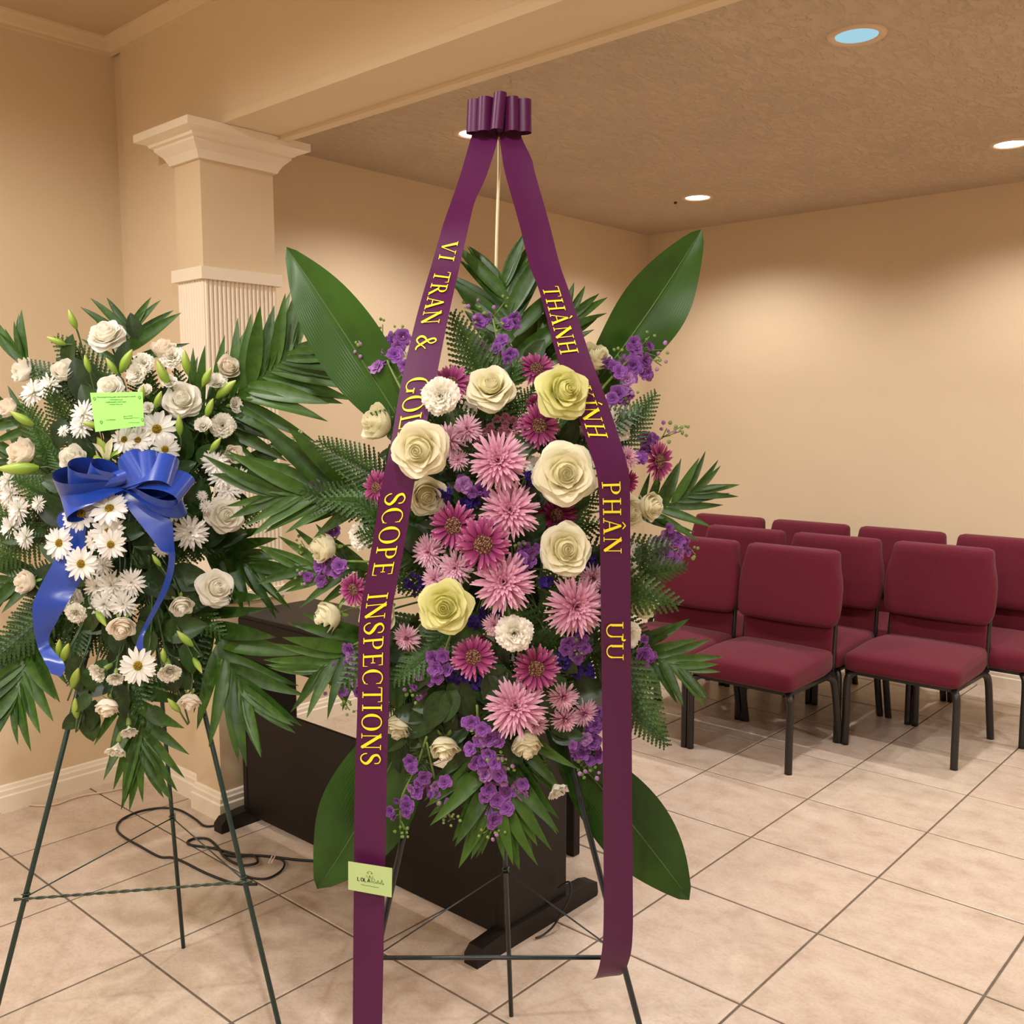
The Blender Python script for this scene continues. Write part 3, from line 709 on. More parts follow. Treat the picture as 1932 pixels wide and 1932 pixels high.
frond(MA,'palm_frond',PF+'pointing right above the back row of chairs',G1,[(1180,985,.04),(1245,960,.02),(1315,925,0)],7,105,62,16,s0=.2)
frond(MA,'palm_frond',PF+'pointing right across the front chair seat',G1,[(1180,1210,.04),(1230,1235,.02),(1285,1260,0)],6,110,60,20,s0=.1)
frond(MA,'palm_frond',PF+'hanging below the spray, tips over the dark desk corner',G1,[(945,1330,.02),(938,1420,.0),(935,1500,-.01)],13,185,62,8,s0=.15)
frond(MA,'palm_frond',PF+'lying low behind the roses at the left middle',G1,[(720,1080,.05),(650,1075,.04),(560,1070,.03)],6,120,45,20)
frond(MA,'palm_frond',PF+'tucked behind the right purple ribbon near its top',G1,[(1000,720,.05),(1040,650,.06),(1075,600,.07)],6,110,40,10)
frond(LA,'palm_frond',PF+'spreading wide in front of the fluted column',G2,[(350,800,.02),(430,755,0),(520,690,-.02),(556,660,-.02)],17,165,62,30,s0=.03,up=.9,dn=1.12)
frond(LA,'palm_frond',PF+'drooping right over the dark desk side',G2,[(365,1110,.03),(400,1190,.0),(440,1270,-.02),(465,1315,-.03)],9,165,58,14,s0=.1)
frond(LA,'palm_frond',PF+'hanging down at the bottom of the white spray',G2,[(245,1270,.03),(262,1350,.0),(268,1420,0)],7,140,60,12,s0=.1)
frond(LA,'palm_frond',PF+'drooping at the lower left edge of the picture',G2,[(75,1170,.03),(50,1240,.01),(28,1320,0)],8,135,58,14)
frond(LA,'palm_frond',PF+'arching over the topmost white rose',G2,[(240,720,.06),(246,660,.06),(246,625,.06)],4,115,68,35,s0=.2)
frond(LA,'palm_frond',PF+'of two upright spikes at the upper left',G2,[(75,745,.05),(55,700,.05),(45,680,.05)],2,115,25,10,s0=.6)
frond(LA,'palm_frond',PF+'cut by the left edge beside the white roses',G2,[(70,810,.05),(20,790,.04),(-30,780,.03)],5,100,45,20)
frond(LA,'palm_frond',PF+'reaching right beneath the long fan, over the column',G2,[(360,900,.04),(430,890,.03),(480,880,.02)],5,120,35,12)
frond(LA,'palm_frond',PF+'dark and low between the two sprays',G2,[(370,1010,.06),(430,1040,.05),(480,1075,.05)],6,130,45,16)
frond(LA,'palm_frond',PF+'at the left edge behind the pale rose',G2,[(90,1080,.06),(40,1090,.05),(-20,1120,.05)],5,110,45,16)
frond(LA,'palm_frond',PF+'filling behind the blue bow on the left',G2,[(150,900,.09),(90,880,.09),(30,870,.09)],6,120,50,16)
frond(LA,'palm_frond',PF+'filling behind the daisies on the right',G2,[(250,880,.09),(320,860,.09),(380,830,.09)],6,120,50,16)

def broad(name,label,base,tip,wpx,side,dtb=.05,dtt=.03,bend=0,curve=0,wpk=.45):
    B=at(base[0],base[1],MA.tb+dtb); E_=at(tip[0],tip[1],MA.tb+dtt); d=E_-B; L=d.length; x=d.normalized()
    n=(-HF+HR*side[0]+Vector((0,0,side[1]))); n=(n-x*n.dot(x)).normalized(); y=n.cross(x)
    e=empty(name,place(Matrix((x,y,n)).transposed(),B)); tag(e,label,'broad leaf','broad leaves of the purple and cream spray')
    W=wpx/2*dep(B)/FPX
    def w_(v):
        if v>=1: return 0
        x=max(0,v)**(math.log(.5)/math.log(wpk)); return W*math.sin(PI*min(1,x))**(.75 if x<.5 else .92)
    def fn(uu,vv):
        u=uu*2-1; ww=w_(vv*.97+.012); 
        if vv>=.999: ww=.0005
        z=bend*L*4*vv*(1-vv)*.5+abs(u)*ww*.30+.0035*math.sin(vv*16+u*2)*abs(u)
        return (L*vv,u*ww+curve*L*vv*(1-vv),z)
    m=MB(); m.grid(fn,14,26); obj('blade',m,M['broad'],e,True)
    m=MB(); m.tube([(fn(.5,k/20)[0],fn(.5,k/20)[1],fn(.5,k/20)[2]+.0006) for k in range(20)],[.0026*(1-.8*k/20) for k in range(20)],6); obj('midrib',m,M['rib'],e,True)
    inv=e.matrix_basis.inverted(); m=MB(); m.tube([(0,0,0),inv@(B*.5+MA.foam*.5),inv@MA.foam],.0035,6); obj('stalk',m,M['dstem'],e,True)
BLF='large glossy green broad leaf '
broad('broad_leaf',BLF+'pointing up to the left',(790,850),(540,466),132,(-.25,.1),.04,.04,.04,-.05,.52)
broad('broad_leaf',BLF+'pointing up to the right above the chairs',(1085,770),(1323,433),128,(.25,.05),.05,.05,-.03,-.10,.55)
broad('broad_leaf',BLF+'hanging at the lower left behind the ribbon',(790,1330),(600,1677),170,(-.2,-.05),-.02,-.06,.03,.10,.5)
broad('broad_leaf',BLF+'hanging at the lower right over the floor tiles',(1030,1370),(1301,1697),140,(.2,-.05),-.02,-.06,-.02,.06,.55)

def fern_mesh(seed):
    rr=random.Random(seed); m=MB(); n=15
    m.tube([(k/8,0,-.06*(k/8)**2) for k in range(9)],[.006*(1-.8*k/8) for k in range(9)],4,False)
    for k in range(n):
        for sd in (-1,1):
            s=.06+.92*(k+.25*(sd+1))/n; L=.36*(1-s)**.75*(.55+.45*min(1,s*5))+.03; x0=s; q=max(3,int(8*L/.36)+2)
            a=math.radians(58-12*s); c,sn=math.cos(a),math.sin(a)*sd; z0=-.06*s*s; dr=rr.uniform(.05,.2)
            def pp(t,w_): return (x0+c*L*t-sn*w_,sn*L*t+c*w_,z0-dr*L*t*t+abs(w_)*.25)
            for j in range(q):
                t0,t1=j/q,(j+1)/q; wd=(.034 if t0>.01 else .05)*(1-.85*t0)*min(1,L/.2)+.004
                for s2 in (-1,1):
                    m.add([pp(t0,0),pp(t1,0),pp(t1,wd*.42*s2),pp(t0+.85/q,wd*s2),pp(t0+.3/q,wd*.9*s2),pp(t0,wd*.42*s2)],[(0,1,2,3,4,5)],[(.5,t0),(.5,t1),(.3,t1),(0,t1),(0,t0),(.3,t0)])
    return m.mesh('frond',M['fern'],True)
FM=[fern_mesh(s) for s in (1,2,3)]
def fern(S,u,v,ang,lpx,label,group,dt=0.04,tilt=.2):
    P=at(u,v,S.t(u,v)*.35+S.tv(v)*.65+dt); a=math.radians(ang); L=lpx*dep(P)/FPX
    d=(HR*math.cos(a)+Vector((0,0,1))*math.sin(a)-HF*tilt).normalized()
    n=(-HF+Vector((rnd.uniform(-.4,.4),rnd.uniform(-.4,.4),rnd.uniform(-.2,.5)))).normalized(); n=(n-d*n.dot(d)).normalized()
    o=link('fern_frond',FM[rnd.randrange(3)]); o.matrix_basis=place(Matrix((d,n.cross(d),n)).transposed(),P,L); tag(o,label,'fern leaf',group)
FG1,FG2='fern fronds filling the purple and cream spray','fern fronds filling the white spray'
fern(MA,735,910,148,160,'feathery fern frond at the upper left of the purple spray by the cream rose',FG1,-.02)
fern(MA,715,960,165,150,'feathery fern frond reaching left under the violet stock',FG1,-.02)
fern(MA,930,760,115,190,'feathery fern frond behind the violet stock at the top',FG1,0)
fern(MA,1160,1230,-62,190,'bright fern frond hanging at the lower right of the purple ribbon',FG1,-.02)
fern(MA,1150,1280,-48,170,'fern frond with its tip over the tiles right of the ribbon',FG1,-.02)
fern(MA,1150,1090,10,150,'fern frond beneath the violet stock on the right side',FG1,0)
fern(MA,1150,860,55,150,'fern frond sticking out beside the white carnation on the right',FG1,0)
for k in range(46):
    a=rnd.uniform(0,2*PI); q=math.sqrt(rnd.random())*.62; u=940+270*q*math.cos(a); v=1050+420*q*math.sin(a)
    fern(MA,u,v,-math.degrees(a)+rnd.uniform(-50,50),rnd.uniform(130,215),'dark fern frond filling among the purple and cream flowers',FG1,rnd.uniform(-.01,.05),rnd.uniform(-.1,.5))
fern(LA,300,1090,-40,170,'feathery fern frond right of the blue tail ribbon',FG2,0)
fern(LA,330,1130,-75,190,'feathery fern frond hanging under the pale rosebud on the right',FG2,0)
fern(LA,110,1140,-140,180,'feathery fern frond beside the left blue tail',FG2,0)
for k in range(46):
    a=rnd.uniform(0,2*PI); q=math.sqrt(rnd.random())*.72; u=235+205*q*math.cos(a); v=1000+360*q*math.sin(a)
    fern(LA,u,v,-math.degrees(a)+rnd.uniform(-50,50),rnd.uniform(110,170),'dark fern frond filling among the white flowers',FG2,rnd.uniform(.01,.06),rnd.uniform(-.1,.5))
# glossy salal-like leaves of the white spray
def small_leaf():
    m=MB()
    def fn(uu,vv):
        u=uu*2-1; w_=.30*math.sin(PI*min(1,vv**.8))**.7 if vv<.999 else .004; return (vv,u*w_,abs(u)*w_*.3-.12*vv*vv)
    m.grid(fn,4,8); return m.mesh('leaf',M['fillleaf'],True)
SL=small_leaf()
def filler(S,u,v,ang,l,label,group,dt=.03,tilt=.2):
    P=at(u,v,S.t(u,v)+dt); a=math.radians(ang); d=(HR*math.cos(a)+Vector((0,0,1))*math.sin(a)-HF*tilt).normalized(); n=(-HF+Vector((rnd.uniform(-.3,.3),rnd.uniform(-.3,.3),.3))).normalized(); n=(n-d*n.dot(d)).normalized()
    o=link('filler_leaf',SL); o.matrix_basis=place(Matrix((d,n.cross(d),n)).transposed(),P,l*dep(P)/FPX); tag(o,label,'leaf',group)
for S,uc,vc,rx,ry,nn,lab,gr in ((MA,930,1050,230,420,60,'dark oval leaf deep among the purple and cream flowers','filler leaves of the purple spray'),(LA,235,1010,175,330,55,'dark oval leaf deep among the white flowers','deep filler leaves of the white spray')):
    for k in range(nn):
        a=rnd.uniform(0,2*PI); q=math.sqrt(rnd.random())*.9; u=uc+rx*q*math.cos(a); v=vc+ry*q*math.sin(a)
        filler(S,u,v,-math.degrees(a)+rnd.uniform(-70,70),rnd.uniform(62,95),lab,gr,rnd.uniform(.05,.09))
for k in range(26):
    u,v=rnd.uniform(760,1110),rnd.uniform(1290,1440)
    if abs(u-935)>60+ (1480-v)*1.1: continue
    fern(MA,u,v,-90+(u-935)*.25+rnd.uniform(-35,35),rnd.uniform(90,140),'dark fern frond hanging low among the violet stock',FG1,rnd.uniform(.0,.04),rnd.uniform(-.1,.3))
for k in range(34):
    u,v=rnd.uniform(745,1110),rnd.uniform(1230,1400)
    filler(MA,u,v,-90+(u-935)*.3+rnd.uniform(-60,60),rnd.uniform(60,90),'dark oval leaf deep in the lower part of the purple and cream spray','low filler leaves of the purple spray',rnd.uniform(.03,.07))
for k in range(14):
    u,v=rnd.uniform(80,410),rnd.uniform(1180,1350)
    if abs(u-245)>60+(1400-v)*.7: continue
    filler(LA,u,v,-90+(u-245)*.3+rnd.uniform(-40,40),rnd.uniform(45,70),'dark oval leaf hanging in the lower part of the white spray','low filler leaves of the white spray',rnd.uniform(-.02,.02))
for (u,v,ang,l) in ((120,790,-100,60),(160,800,-60,60),(225,1010,15,60),(265,1005,170,60),(250,1015,-20,50),(150,1010,200,45),(330,770,-120,50),(420,1200,-60,70),(165,1330,-80,70),(180,1320,-100,60),(215,1190,-70,55),(370,870,30,60),(300,780,-140,45),(400,800,140,45),(105,760,100,55),(130,690,80,60),(230,700,75,60),(320,900,30,60),(190,880,-30,60),(330,1250,-60,60),(290,1190,-110,60),(60,1000,200,60),(400,980,20,60),(260,640,100,50)):
    filler(LA,u,v,ang,l,'small pointed green leaf showing between the white flowers','filler leaves of the white spray')

# ------------------------------------------------------------------ flowers of the purple and cream spray
RG,CG,MG,PG,GG='cream roses of the large spray','white carnations of the large spray','large pink chrysanthemums','small pale pink chrysanthemums','magenta daisy chrysanthemums'
ROSES=[ # u v r key label facing depth-shift
(926,722,45,'rose_cream','cream rose at the top centre between the ribbons',(0,.55),-.03),
(1070,735,50,'rose_lemon','greenish yellow rose overlapping the right ribbon',(.35,.25),-.10),
(788,850,54,'rose_cream','big open cream rose covering the left ribbon below GOLD',(-.12,-.05),-.14),
(708,798,42,'rose_creambud','cream rose left of the left ribbon, seen from the side',(-.9,.35),-.03),
(1068,893,58,'rose_cream','largest open cream rose, right of centre beside the right ribbon',(.0,.05),-.06),
(1070,1037,50,'rose_cream','open cream rose directly below the largest rose',(.1,.15),-.03),
(838,1147,50,'rose_lemon','open yellow rose right of INSPECTIONS',(-.05,.1),-.05),
(806,938,38,'rose_creamhalf','cream rose half tucked behind the left ribbon at SCOPE',(.2,-.1),.02),
(606,1033,37,'rose_creambud','cream rose facing left at the left edge, above violet stock',(-1.5,.0),.0),
(616,1164,37,'rose_creambud','cream rose facing down left below the leftmost rose',(-1.5,-.35),.0),
(708,1160,42,'rose_creamhalf','cream rose mostly hidden behind the left ribbon at INSPECTIONS',(-.5,0),.02),
(752,1374,34,'rose_creambud','cream rosebud hanging right of the final letters of INSPECTIONS',(-.3,-1.3),.0),
(838,1414,34,'rose_creambud','pale cream rose facing down among violet stock near the bottom',(-.05,-1.1),.0),
(993,1409,37,'rose_creambud','cream rose facing down, lowest on the right',(.15,-1.3),.0),
(1126,672,36,'rose_creambud','cream rose behind the right ribbon at THANH',(.5,.8),.04),
(1230,955,34,'rose_creambud','cream rose right of the right ribbon at PHAN',(1.1,.0),.0),
(1192,967,34,'rose_creamhalf','cream rose edge peeking out right of PHAN',(.7,0),.03),
(1214,1136,40,'rose_creambud','cream rose right of the right ribbon above UU',(1.0,.2),.0),
(1192,1295,34,'rose_creamhalf','cream rose peeking out right of the ribbon below UU',(.7,-.3),.04),
(776,664,26,'rose_creamhalf','pale rose peeking out left of the ampersand',(-.5,.6),.05),
]
for u,v,r,k,l,f,dt in ROSES: flower(MA,'rose',k,u,v,r*(1.28 if 'bud' in k else 1.16 if 'half' in k else 1.1),l,'rose',RG,f,dt,True,.55)
CARN=[(830,747,40,'carnation','white carnation overlapping the left ribbon at GOLD',(-.1,.05),-.12),
(971,1196,40,'carnation','white carnation in the lower middle',(.05,.05),-.03),
(678,1012,30,'carnation','white carnation left of SCOPE',(-.7,.1),0),
(1170,802,36,'carnation','white carnation right of KINH',(.5,.2),.02),
(1050,1488,31,'carnation_half','white carnation hanging sideways at the bottom right',(.7,-1.1),-.02),
(1203,1042,26,'carnation','white carnation edge right of the ribbon, upper of two',(.6,.1),.03),
(1194,1078,24,'carnation','white carnation edge right of the ribbon, lower of two',(.6,-.1),.03),
(1190,1200,30,'carnation','white carnation right of the ribbon beside UU',(.7,-.1),.03),
(888,772,22,'carnation_half','small beige carnation under the top centre rose',(-.2,.2),.05),
(1090,826,32,'carnation_half','beige carnation left of the right ribbon below KINH',(.1,.1),.06),
(1008,880,22,'carnation','small white carnation peeking out left of the largest rose',(-.3,.2),.05)]
for u,v,r,k,l,f,dt in CARN: flower(MA,'carnation',k,u,v,r,l,'carnation',CG,f,dt,True,.35)
for u,v,r,l,f,dt in [(940,868,60,'pink spider chrysanthemum, topmost of the large ones',(0,.3),-.03),(962,962,60,'pink spider chrysanthemum right of the magenta pair',(.0,.35),-.01),
(950,1098,62,'pink spider chrysanthemum above the white carnation in the middle',(.0,.25),-.03),(1088,1145,62,'pink spider chrysanthemum touching the right ribbon',(.25,.05),-.02),
(972,1332,60,'pink spider chrysanthemum lowest of the large ones',(0,.55),-.03)]:
    flower(MA,'chrysanthemum','mum',u,v,r,l,'chrysanthemum',MG,f,dt,True,.25)
for u,v,r,l in [(846,828,37,'pale pink mum right of the big rose, lower of the upper pair'),(880,808,32,'pale pink mum, upper of the pair beside the big rose'),(864,868,22,'small pale pink mum under the pair beside the big rose'),
(806,1042,35,'pale pink mum right of SCOPE, leftmost of three'),(858,1072,37,'pale pink mum under the magenta pair'),(818,1094,28,'pale pink mum just above the yellow rose'),
(766,1205,30,'pale pink mum right of the letters INSP'),(1064,1318,33,'pale pink mum lower right, highest of the cluster by the ribbon'),(1067,1360,32,'pale pink mum lower right, nearest of the cluster'),(1104,1348,30,'pale pink mum lower right, touching the ribbon'),
(1012,1370,26,'pale pink mum lower right, leftmost of the cluster'),(1120,1092,30,'pale pink mum behind the ribbon beside the lower cream rose'),(1186,862,26,'pale pink mum right of the ribbon bend'),(932,1180,24,'dusky pink mum left of the middle white carnation')]:
    flower(MA,'small_chrysanthemum','palemum',u,v,r,l,'chrysanthemum',PG,None,.01,True,.3)
for u,v,r,k,l,f,dt in [(850,722,40,'mag','magenta daisy mum behind the white carnation at GOLD',(-.1,.5),.0),(1013,693,37,'mag','magenta daisy mum at the top beside the yellow rose',(.1,.7),.03),(1018,803,43,'mag','magenta daisy mum between the yellow and the largest rose',(.2,.2),.0),
(855,992,48,'mag','magenta daisy mum, left of the touching pair',(-.1,.1),-.02),(912,1028,54,'mag','magenta daisy mum with the biggest brown disc, right of the pair',(0,.1),-.05),(1050,972,40,'plum','dark magenta mum tucked under the largest rose',(.1,-.1),.05),
(893,1240,44,'mag','magenta daisy mum below the yellow rose',(-.05,.35),-.01),(1012,1262,46,'mag','magenta daisy mum below the middle white carnation',(.1,.15),-.01),(708,920,34,'mag','magenta daisy mum half behind the left ribbon above SCOPE',(-.8,.1),.0),
(665,1113,35,'mag','magenta daisy mum left of the ribbon above INSPECTIONS',(-.7,.0),.0),(1248,870,40,'mag','magenta daisy mum at the right edge beyond the ribbon',(1.1,.05),.0),(1184,908,26,'plum','dark magenta mum peeking out right of the ribbon bend',(.6,0),.04),
(1015,762,24,'plum','small dark magenta mum behind the yellow rose',(0,.3),.06),(772,1028,34,'mag','magenta mum peeking out right of the letter O of SCOPE',(.2,0),.05),(895,1212,24,'plum','dark magenta mum behind the one below the yellow rose',(0,.5),.05)]:
    flower(MA,'daisy_chrysanthemum',k,u,v,r,l,'chrysanthemum',GG,f,dt,True,.25)
for u,v in [(938,790),(952,800),(968,792),(985,795),(945,812),(962,815),(930,818),(975,806),(990,812),(925,805),(900,828),(978,840),(983,828),(955,785),(940,830),(972,822),(912,815)]:
    flower(MA,'button_chrysanthemum','button',u+rnd.uniform(-2,2),v,9.5,'tiny mauve button mum in the cluster above the topmost pink chrysanthemum','chrysanthemum','mauve button mums',(rnd.uniform(-.3,.3),.5),.05,False,.3)

# ------------------------------------------------------------------ violet stock stems
def stock(label,flor,path,buds=(),r=14,dt=0.0,S=MA,path2=None):
    P=[at(u,v,S.t(u,v)+dt+.02) for u,v in path]; base=P[0]
    e=empty('stock_stem',Matrix.Translation(base)); tag(e,label,'stock flower','violet stock stems'); I=Matrix.Translation(-base)
    C=catmull(P,4); m=MB(); m.tube(C,.0026,6); obj('stem',m,M['stem'],e,True).matrix_basis=I
    if path2:
        C2=catmull([at(u,v,S.t(u,v)+dt+.02) for u,v in path2],4); m=MB(); m.tube(C2,.0022,6); obj('side_stem',m,M['stem'],e,True).matrix_basis=I; C=C+C2
    for it in flor:
        u,v=it[0],it[1]; rr=(it[2] if len(it)>2 else r)*1.3
        for k in range(2 if rr>=12 else 1):
            uu,vv=u+rnd.uniform(-1,1)*rr*.45*k*1.6,v+rnd.uniform(-1,1)*rr*.45*k*1.6; q=rr*(1 if k==0 else .8)
            t=S.t(u,v)+dt+rnd.uniform(-.012,.012)+k*.012; p=at(uu,vv,t); n=S.face(uu,vv,(rnd.uniform(-.6,.6)+.5*(u-S.uc)/S.rx,rnd.uniform(-.4,.6)))
            R=q*dep(p)/FPX; link('floret',FL_[rnd.choice((0,0,1,1,2))],e,I@place(frame(n,Vector((0,0,1)))@Matrix.Rotation(rnd.uniform(0,6),3,'Z'),p-n*R*.4,R))
        # short flower stalk back to the stem
        c=min(C,key=lambda q_:(q_-p).length); m=MB(); m.tube([p-n*R*.4,(p-n*R+c)*.5,c],.0012,4); obj('flower_stalk',m,M['stem'],e,True).matrix_basis=I
    for it in buds:
        u,v=it[0],it[1]; pk=len(it)>2
        p=at(u,v,S.t(u,v)+dt)
        for k in range(3):
            a=rnd.uniform(0,6.28); d=(HR*math.cos(a)+Vector((0,0,1))*math.sin(a)-HF*.5).normalized(); R=(5.5 if pk else 4.2)*dep(p)/FPX*rnd.uniform(.8,1.2)
            p2=p+d*R*1.6; link('bud',BU if pk and k<2 else BG,e,I@place(frame(d,Vector((.1,.2,1))),p2,R*1.4))
        c=min(C,key=lambda q_:(q_-p).length); m=MB(); m.tube([p,c],.0011,4); obj('bud_stalk',m,M['stem'],e,True).matrix_basis=I
    return e
VS='violet stock stem '
stock(VS+'at the upper left against the broad leaf',[(735,640,14),(760,636,15),(712,643,12),(724,660,14),(745,668,14),(708,688,15),(730,662,12),(762,690,11),(693,655,9),(752,655,13)],[(760,740),(735,690),(722,650)],[(722,612),(752,620),(678,638),(676,655,1),(685,662,1)],dt=.03)
stock(VS+'standing at the very top, centre',[(906,605,14),(972,602,13),(960,612,10),(948,640,11),(935,655,11),(905,655,12),(905,670,9),(963,670,13),(958,680,9)],[(935,730),(940,660),(930,600)],[(875,580),(897,575,1),(928,592,1),(952,570),(888,608,1),(940,615)],dt=.05)
stock(VS+'at the upper right over the broad leaf',[(1200,655,15),(1195,690,18),(1222,680,14),(1170,700,13),(1160,690,11),(1215,700,14),(1225,705,11),(1228,652,9),(1147,685,10),(1185,715,12)],[(1130,740),(1165,700),(1205,660)],[(1225,635),(1250,660,1),(1245,675),(1248,690,1),(1165,668)],dt=.02)
stock(VS+'below the upper right one, near the wall',[(1165,740,16),(1175,750,13),(1155,752,12),(1180,735,10),(1190,745,9)],[(1130,800),(1150,760),(1180,735)],[(1195,738),(1190,755,1),(1190,765)],dt=.03)
stock(VS+'at the far left over the column',[(596,865,12),(615,868,13),(585,885,12),(592,900,12),(595,918,14),(573,912,11),(580,840,9),(555,845,7),(628,872,11)],[(690,930),(640,890),(600,868),(570,830)],[(550,825),(555,838),(565,905),(570,895),(562,822)],dt=.0)
stock(VS+'under the leftmost cream rose',[(628,1000,13),(600,1068,14),(618,1072,13),(640,1066,13),(592,1082,11),(605,1095,11),(580,1088,9),(632,1080,10)],[(700,1060),(640,1060),(600,1075),(575,1085)],[(568,1020),(575,1035),(565,1085),(572,1092,1)],dt=.03)
stock(VS+'left of the lower INSPECTIONS letters',[(655,1228,14),(635,1248,11),(628,1262,11),(645,1268,13),(660,1245,12),(668,1262,13),(668,1285,12),(605,1273,7),(648,1305,9),(672,1308,9)],[(720,1200),(665,1218),(640,1250),(622,1290)],[(610,1290),(622,1298,1),(650,1320),(660,1340),(655,1330)],dt=.01)
stock(VS+'below and left of the lower magenta mum',[(815,1243,13),(835,1240,12),(820,1262,13),(800,1275,10),(812,1282,12),(842,1262,11),(825,1280,11),(795,1305,10),(780,1298,7)],[(850,1200),(830,1250),(800,1300)],[(775,1300,1),(780,1310),(788,1315)],dt=.01)
stock(VS+'at the right edge above the magenta mum',[(1218,828,14),(1230,830,10),(1216,850,10),(1208,862,12),(1200,860,9),(1225,845,9)],[(1170,880),(1215,845),(1250,825)],[(1258,808,1),(1285,805),(1280,815),(1265,822,1),(1290,812)],dt=.02)
stock(VS+'at the right over the burgundy chairs',[(1245,1025,14),(1262,1010,13),(1260,1040,16),(1280,1020,12),(1290,1030,11),(1250,1055,12),(1235,1070,12),(1270,1055,13),(1285,1045,12),(1265,995,9),(1300,1040,8)],[(1190,1080),(1240,1045),(1300,1035)],[(1308,1040),(1312,1046)],dt=.02)
stock(VS+'right of the ribbon below the letters UU',[(1215,1247,18),(1205,1262,14),(1228,1240,12),(1222,1225,9),(1215,1205,8)],[(1160,1230),(1200,1245),(1240,1255)],[(1242,1245),(1250,1255),(1235,1285),(1225,1280),(1230,1290)],dt=.02)
stock(VS+'left of the letters UU under the pink mum',[(1075,1215,15),(1098,1210,13),(1085,1232,13),(1068,1228,11),(1105,1225,11),(1092,1245,9)],[(1050,1190),(1080,1215),(1090,1240)],[(1088,1215),(1092,1225)],dt=.02)
stock(VS+'at the lower right beside the ribbon',[(1125,1370,13),(1105,1395,12),(1120,1400,14),(1085,1412,11),(1100,1420,13),(1128,1425,12),(1115,1435,9),(1130,1345,11),(1080,1405,8),(1118,1380,12)],[(1100,1350),(1105,1400),(1112,1450)],[(1095,1445,1),(1110,1460),(1120,1455,1),(1100,1450)],dt=.0)
stock(VS+'thick and drooping at the bottom centre',[(890,1365,14),(910,1378,13),(925,1392,15),(905,1400,13),(885,1412,12),(940,1400,11),(920,1425,13),(900,1440,14),(935,1440,12),(915,1460,14),(940,1465,13),(925,1490,14),(955,1495,15),(975,1488,14),(985,1500,11),(940,1510,14),(915,1505,11),(920,1540,13),(935,1548,15),(955,1525,13),(965,1510,12),(985,1480,11),(910,1525,9),(945,1470,10)],[(900,1330),(905,1400),(925,1480),(930,1560)],[(930,1430),(950,1425),(925,1572,1),(945,1572),(912,1572),(955,1440,1),(960,1450),(890,1385)],dt=-.02)
stock(VS+'thin and curved, hanging beside the lower left ribbon',[(772,1438,12),(778,1450,10),(800,1470,13),(812,1490,12),(785,1495,12),(825,1490,14),(838,1475,12),(820,1500,12),(768,1522,12),(765,1535,9),(735,1530,9),(740,1540,8),(845,1515,9),(748,1512,6)],[(805,1390),(785,1450),(760,1500),(755,1545)],[(762,1565),(755,1570),(768,1570),(850,1540),(845,1550),(858,1545),(825,1525,1)],dt=-.02,path2=[(805,1400),(818,1460),(830,1505),(852,1545)])
stock(VS+'in the middle, right of the magenta pair',[(990,1035,13),(985,1052,12),(1005,1045,11),(975,1068,13),(1000,1062,10),(985,1078,10)],[(960,1090),(985,1060),(1000,1030)],[(978,1035),(982,1030)],dt=.02)
stock(VS+'in the middle, under the topmost pink chrysanthemum',[(876,914,15),(905,925,12),(925,935,10),(890,930,10),(1118,860,9)],[(900,960),(890,930),(876,914)],[],dt=.03)
def statice(u,v,w_,h,label):
    P=at(u,v,MA.t(u,v)+.045); k=dep(P)/FPX; m=MB()
    for i in range(26):
        a=rnd.uniform(0,6.28); q=math.sqrt(rnd.random()); c=P+HR*(w_*q*math.cos(a)*k)+Vector((0,0,1))*(h*q*math.sin(a)*k)-HF*(.012*(1-q))
        n=(-HF+HR*rnd.uniform(-.8,.8)+Vector((0,0,rnd.uniform(-.5,.9)))).normalized(); R=rnd.uniform(4.5,6.5)*k; f=frame(n,Vector((0,0,1)))
        ring=[c+f@(Vector((math.cos(j*PI/3)*(1 if j%2 else .8),math.sin(j*PI/3)*(1 if j%2 else .8),.35))*R) for j in range(6)]
        m.add([c-n*R*.8]+ring+[c+n*R*.05],[(0,1+(j+1)%6,1+j) for j in range(6)]+[(7,1+j,1+(j+1)%6) for j in range(6)],[(.5,0)]+[(.5,1)]*6+[(.5,.2)])
    c0=P; f_=MA.foam+(c0-MA.foam)*.3
    e=empty('statice',Matrix.Translation(P)); tag(e,label,'statice','blue violet statice clusters'); I=Matrix.Translation(-P)
    o=obj('florets',m,M['statice'],e); o.matrix_basis=I; o['kind']='stuff'
    m=MB(); m.tube([c0+HF*.005,(c0+f_)*.5+HF*.01,f_],.0016,5); obj('stem',m,M['stem'],e,True).matrix_basis=I
ST='blue violet statice cluster '
for u,v,w_,h,l in [(1003,908,18,22,'left of the largest cream rose'),(832,938,22,20,'right of the cream rose at SCOPE'),(885,950,20,14,'above the magenta pair'),(905,1290,28,16,'under the lower left magenta mum'),(783,1100,18,24,'left of the yellow rose'),(1100,1268,22,18,'left of the ribbon below UU'),(925,1160,24,14,'right of the yellow rose'),(862,1275,22,14,'below the violet stock right of INSPECTIONS'),(1062,1245,14,20,'left of the stock near UU'),(1110,1060,14,16,'behind the ribbon near the lower cream rose'),(900,1175,16,12,'under the dusky pink mum'),(930,985,14,12,'between the magenta pair and the pink mum'),(1030,1100,14,12,'above the pink mum at the ribbon')]: statice(u,v,w_,h,ST+l)

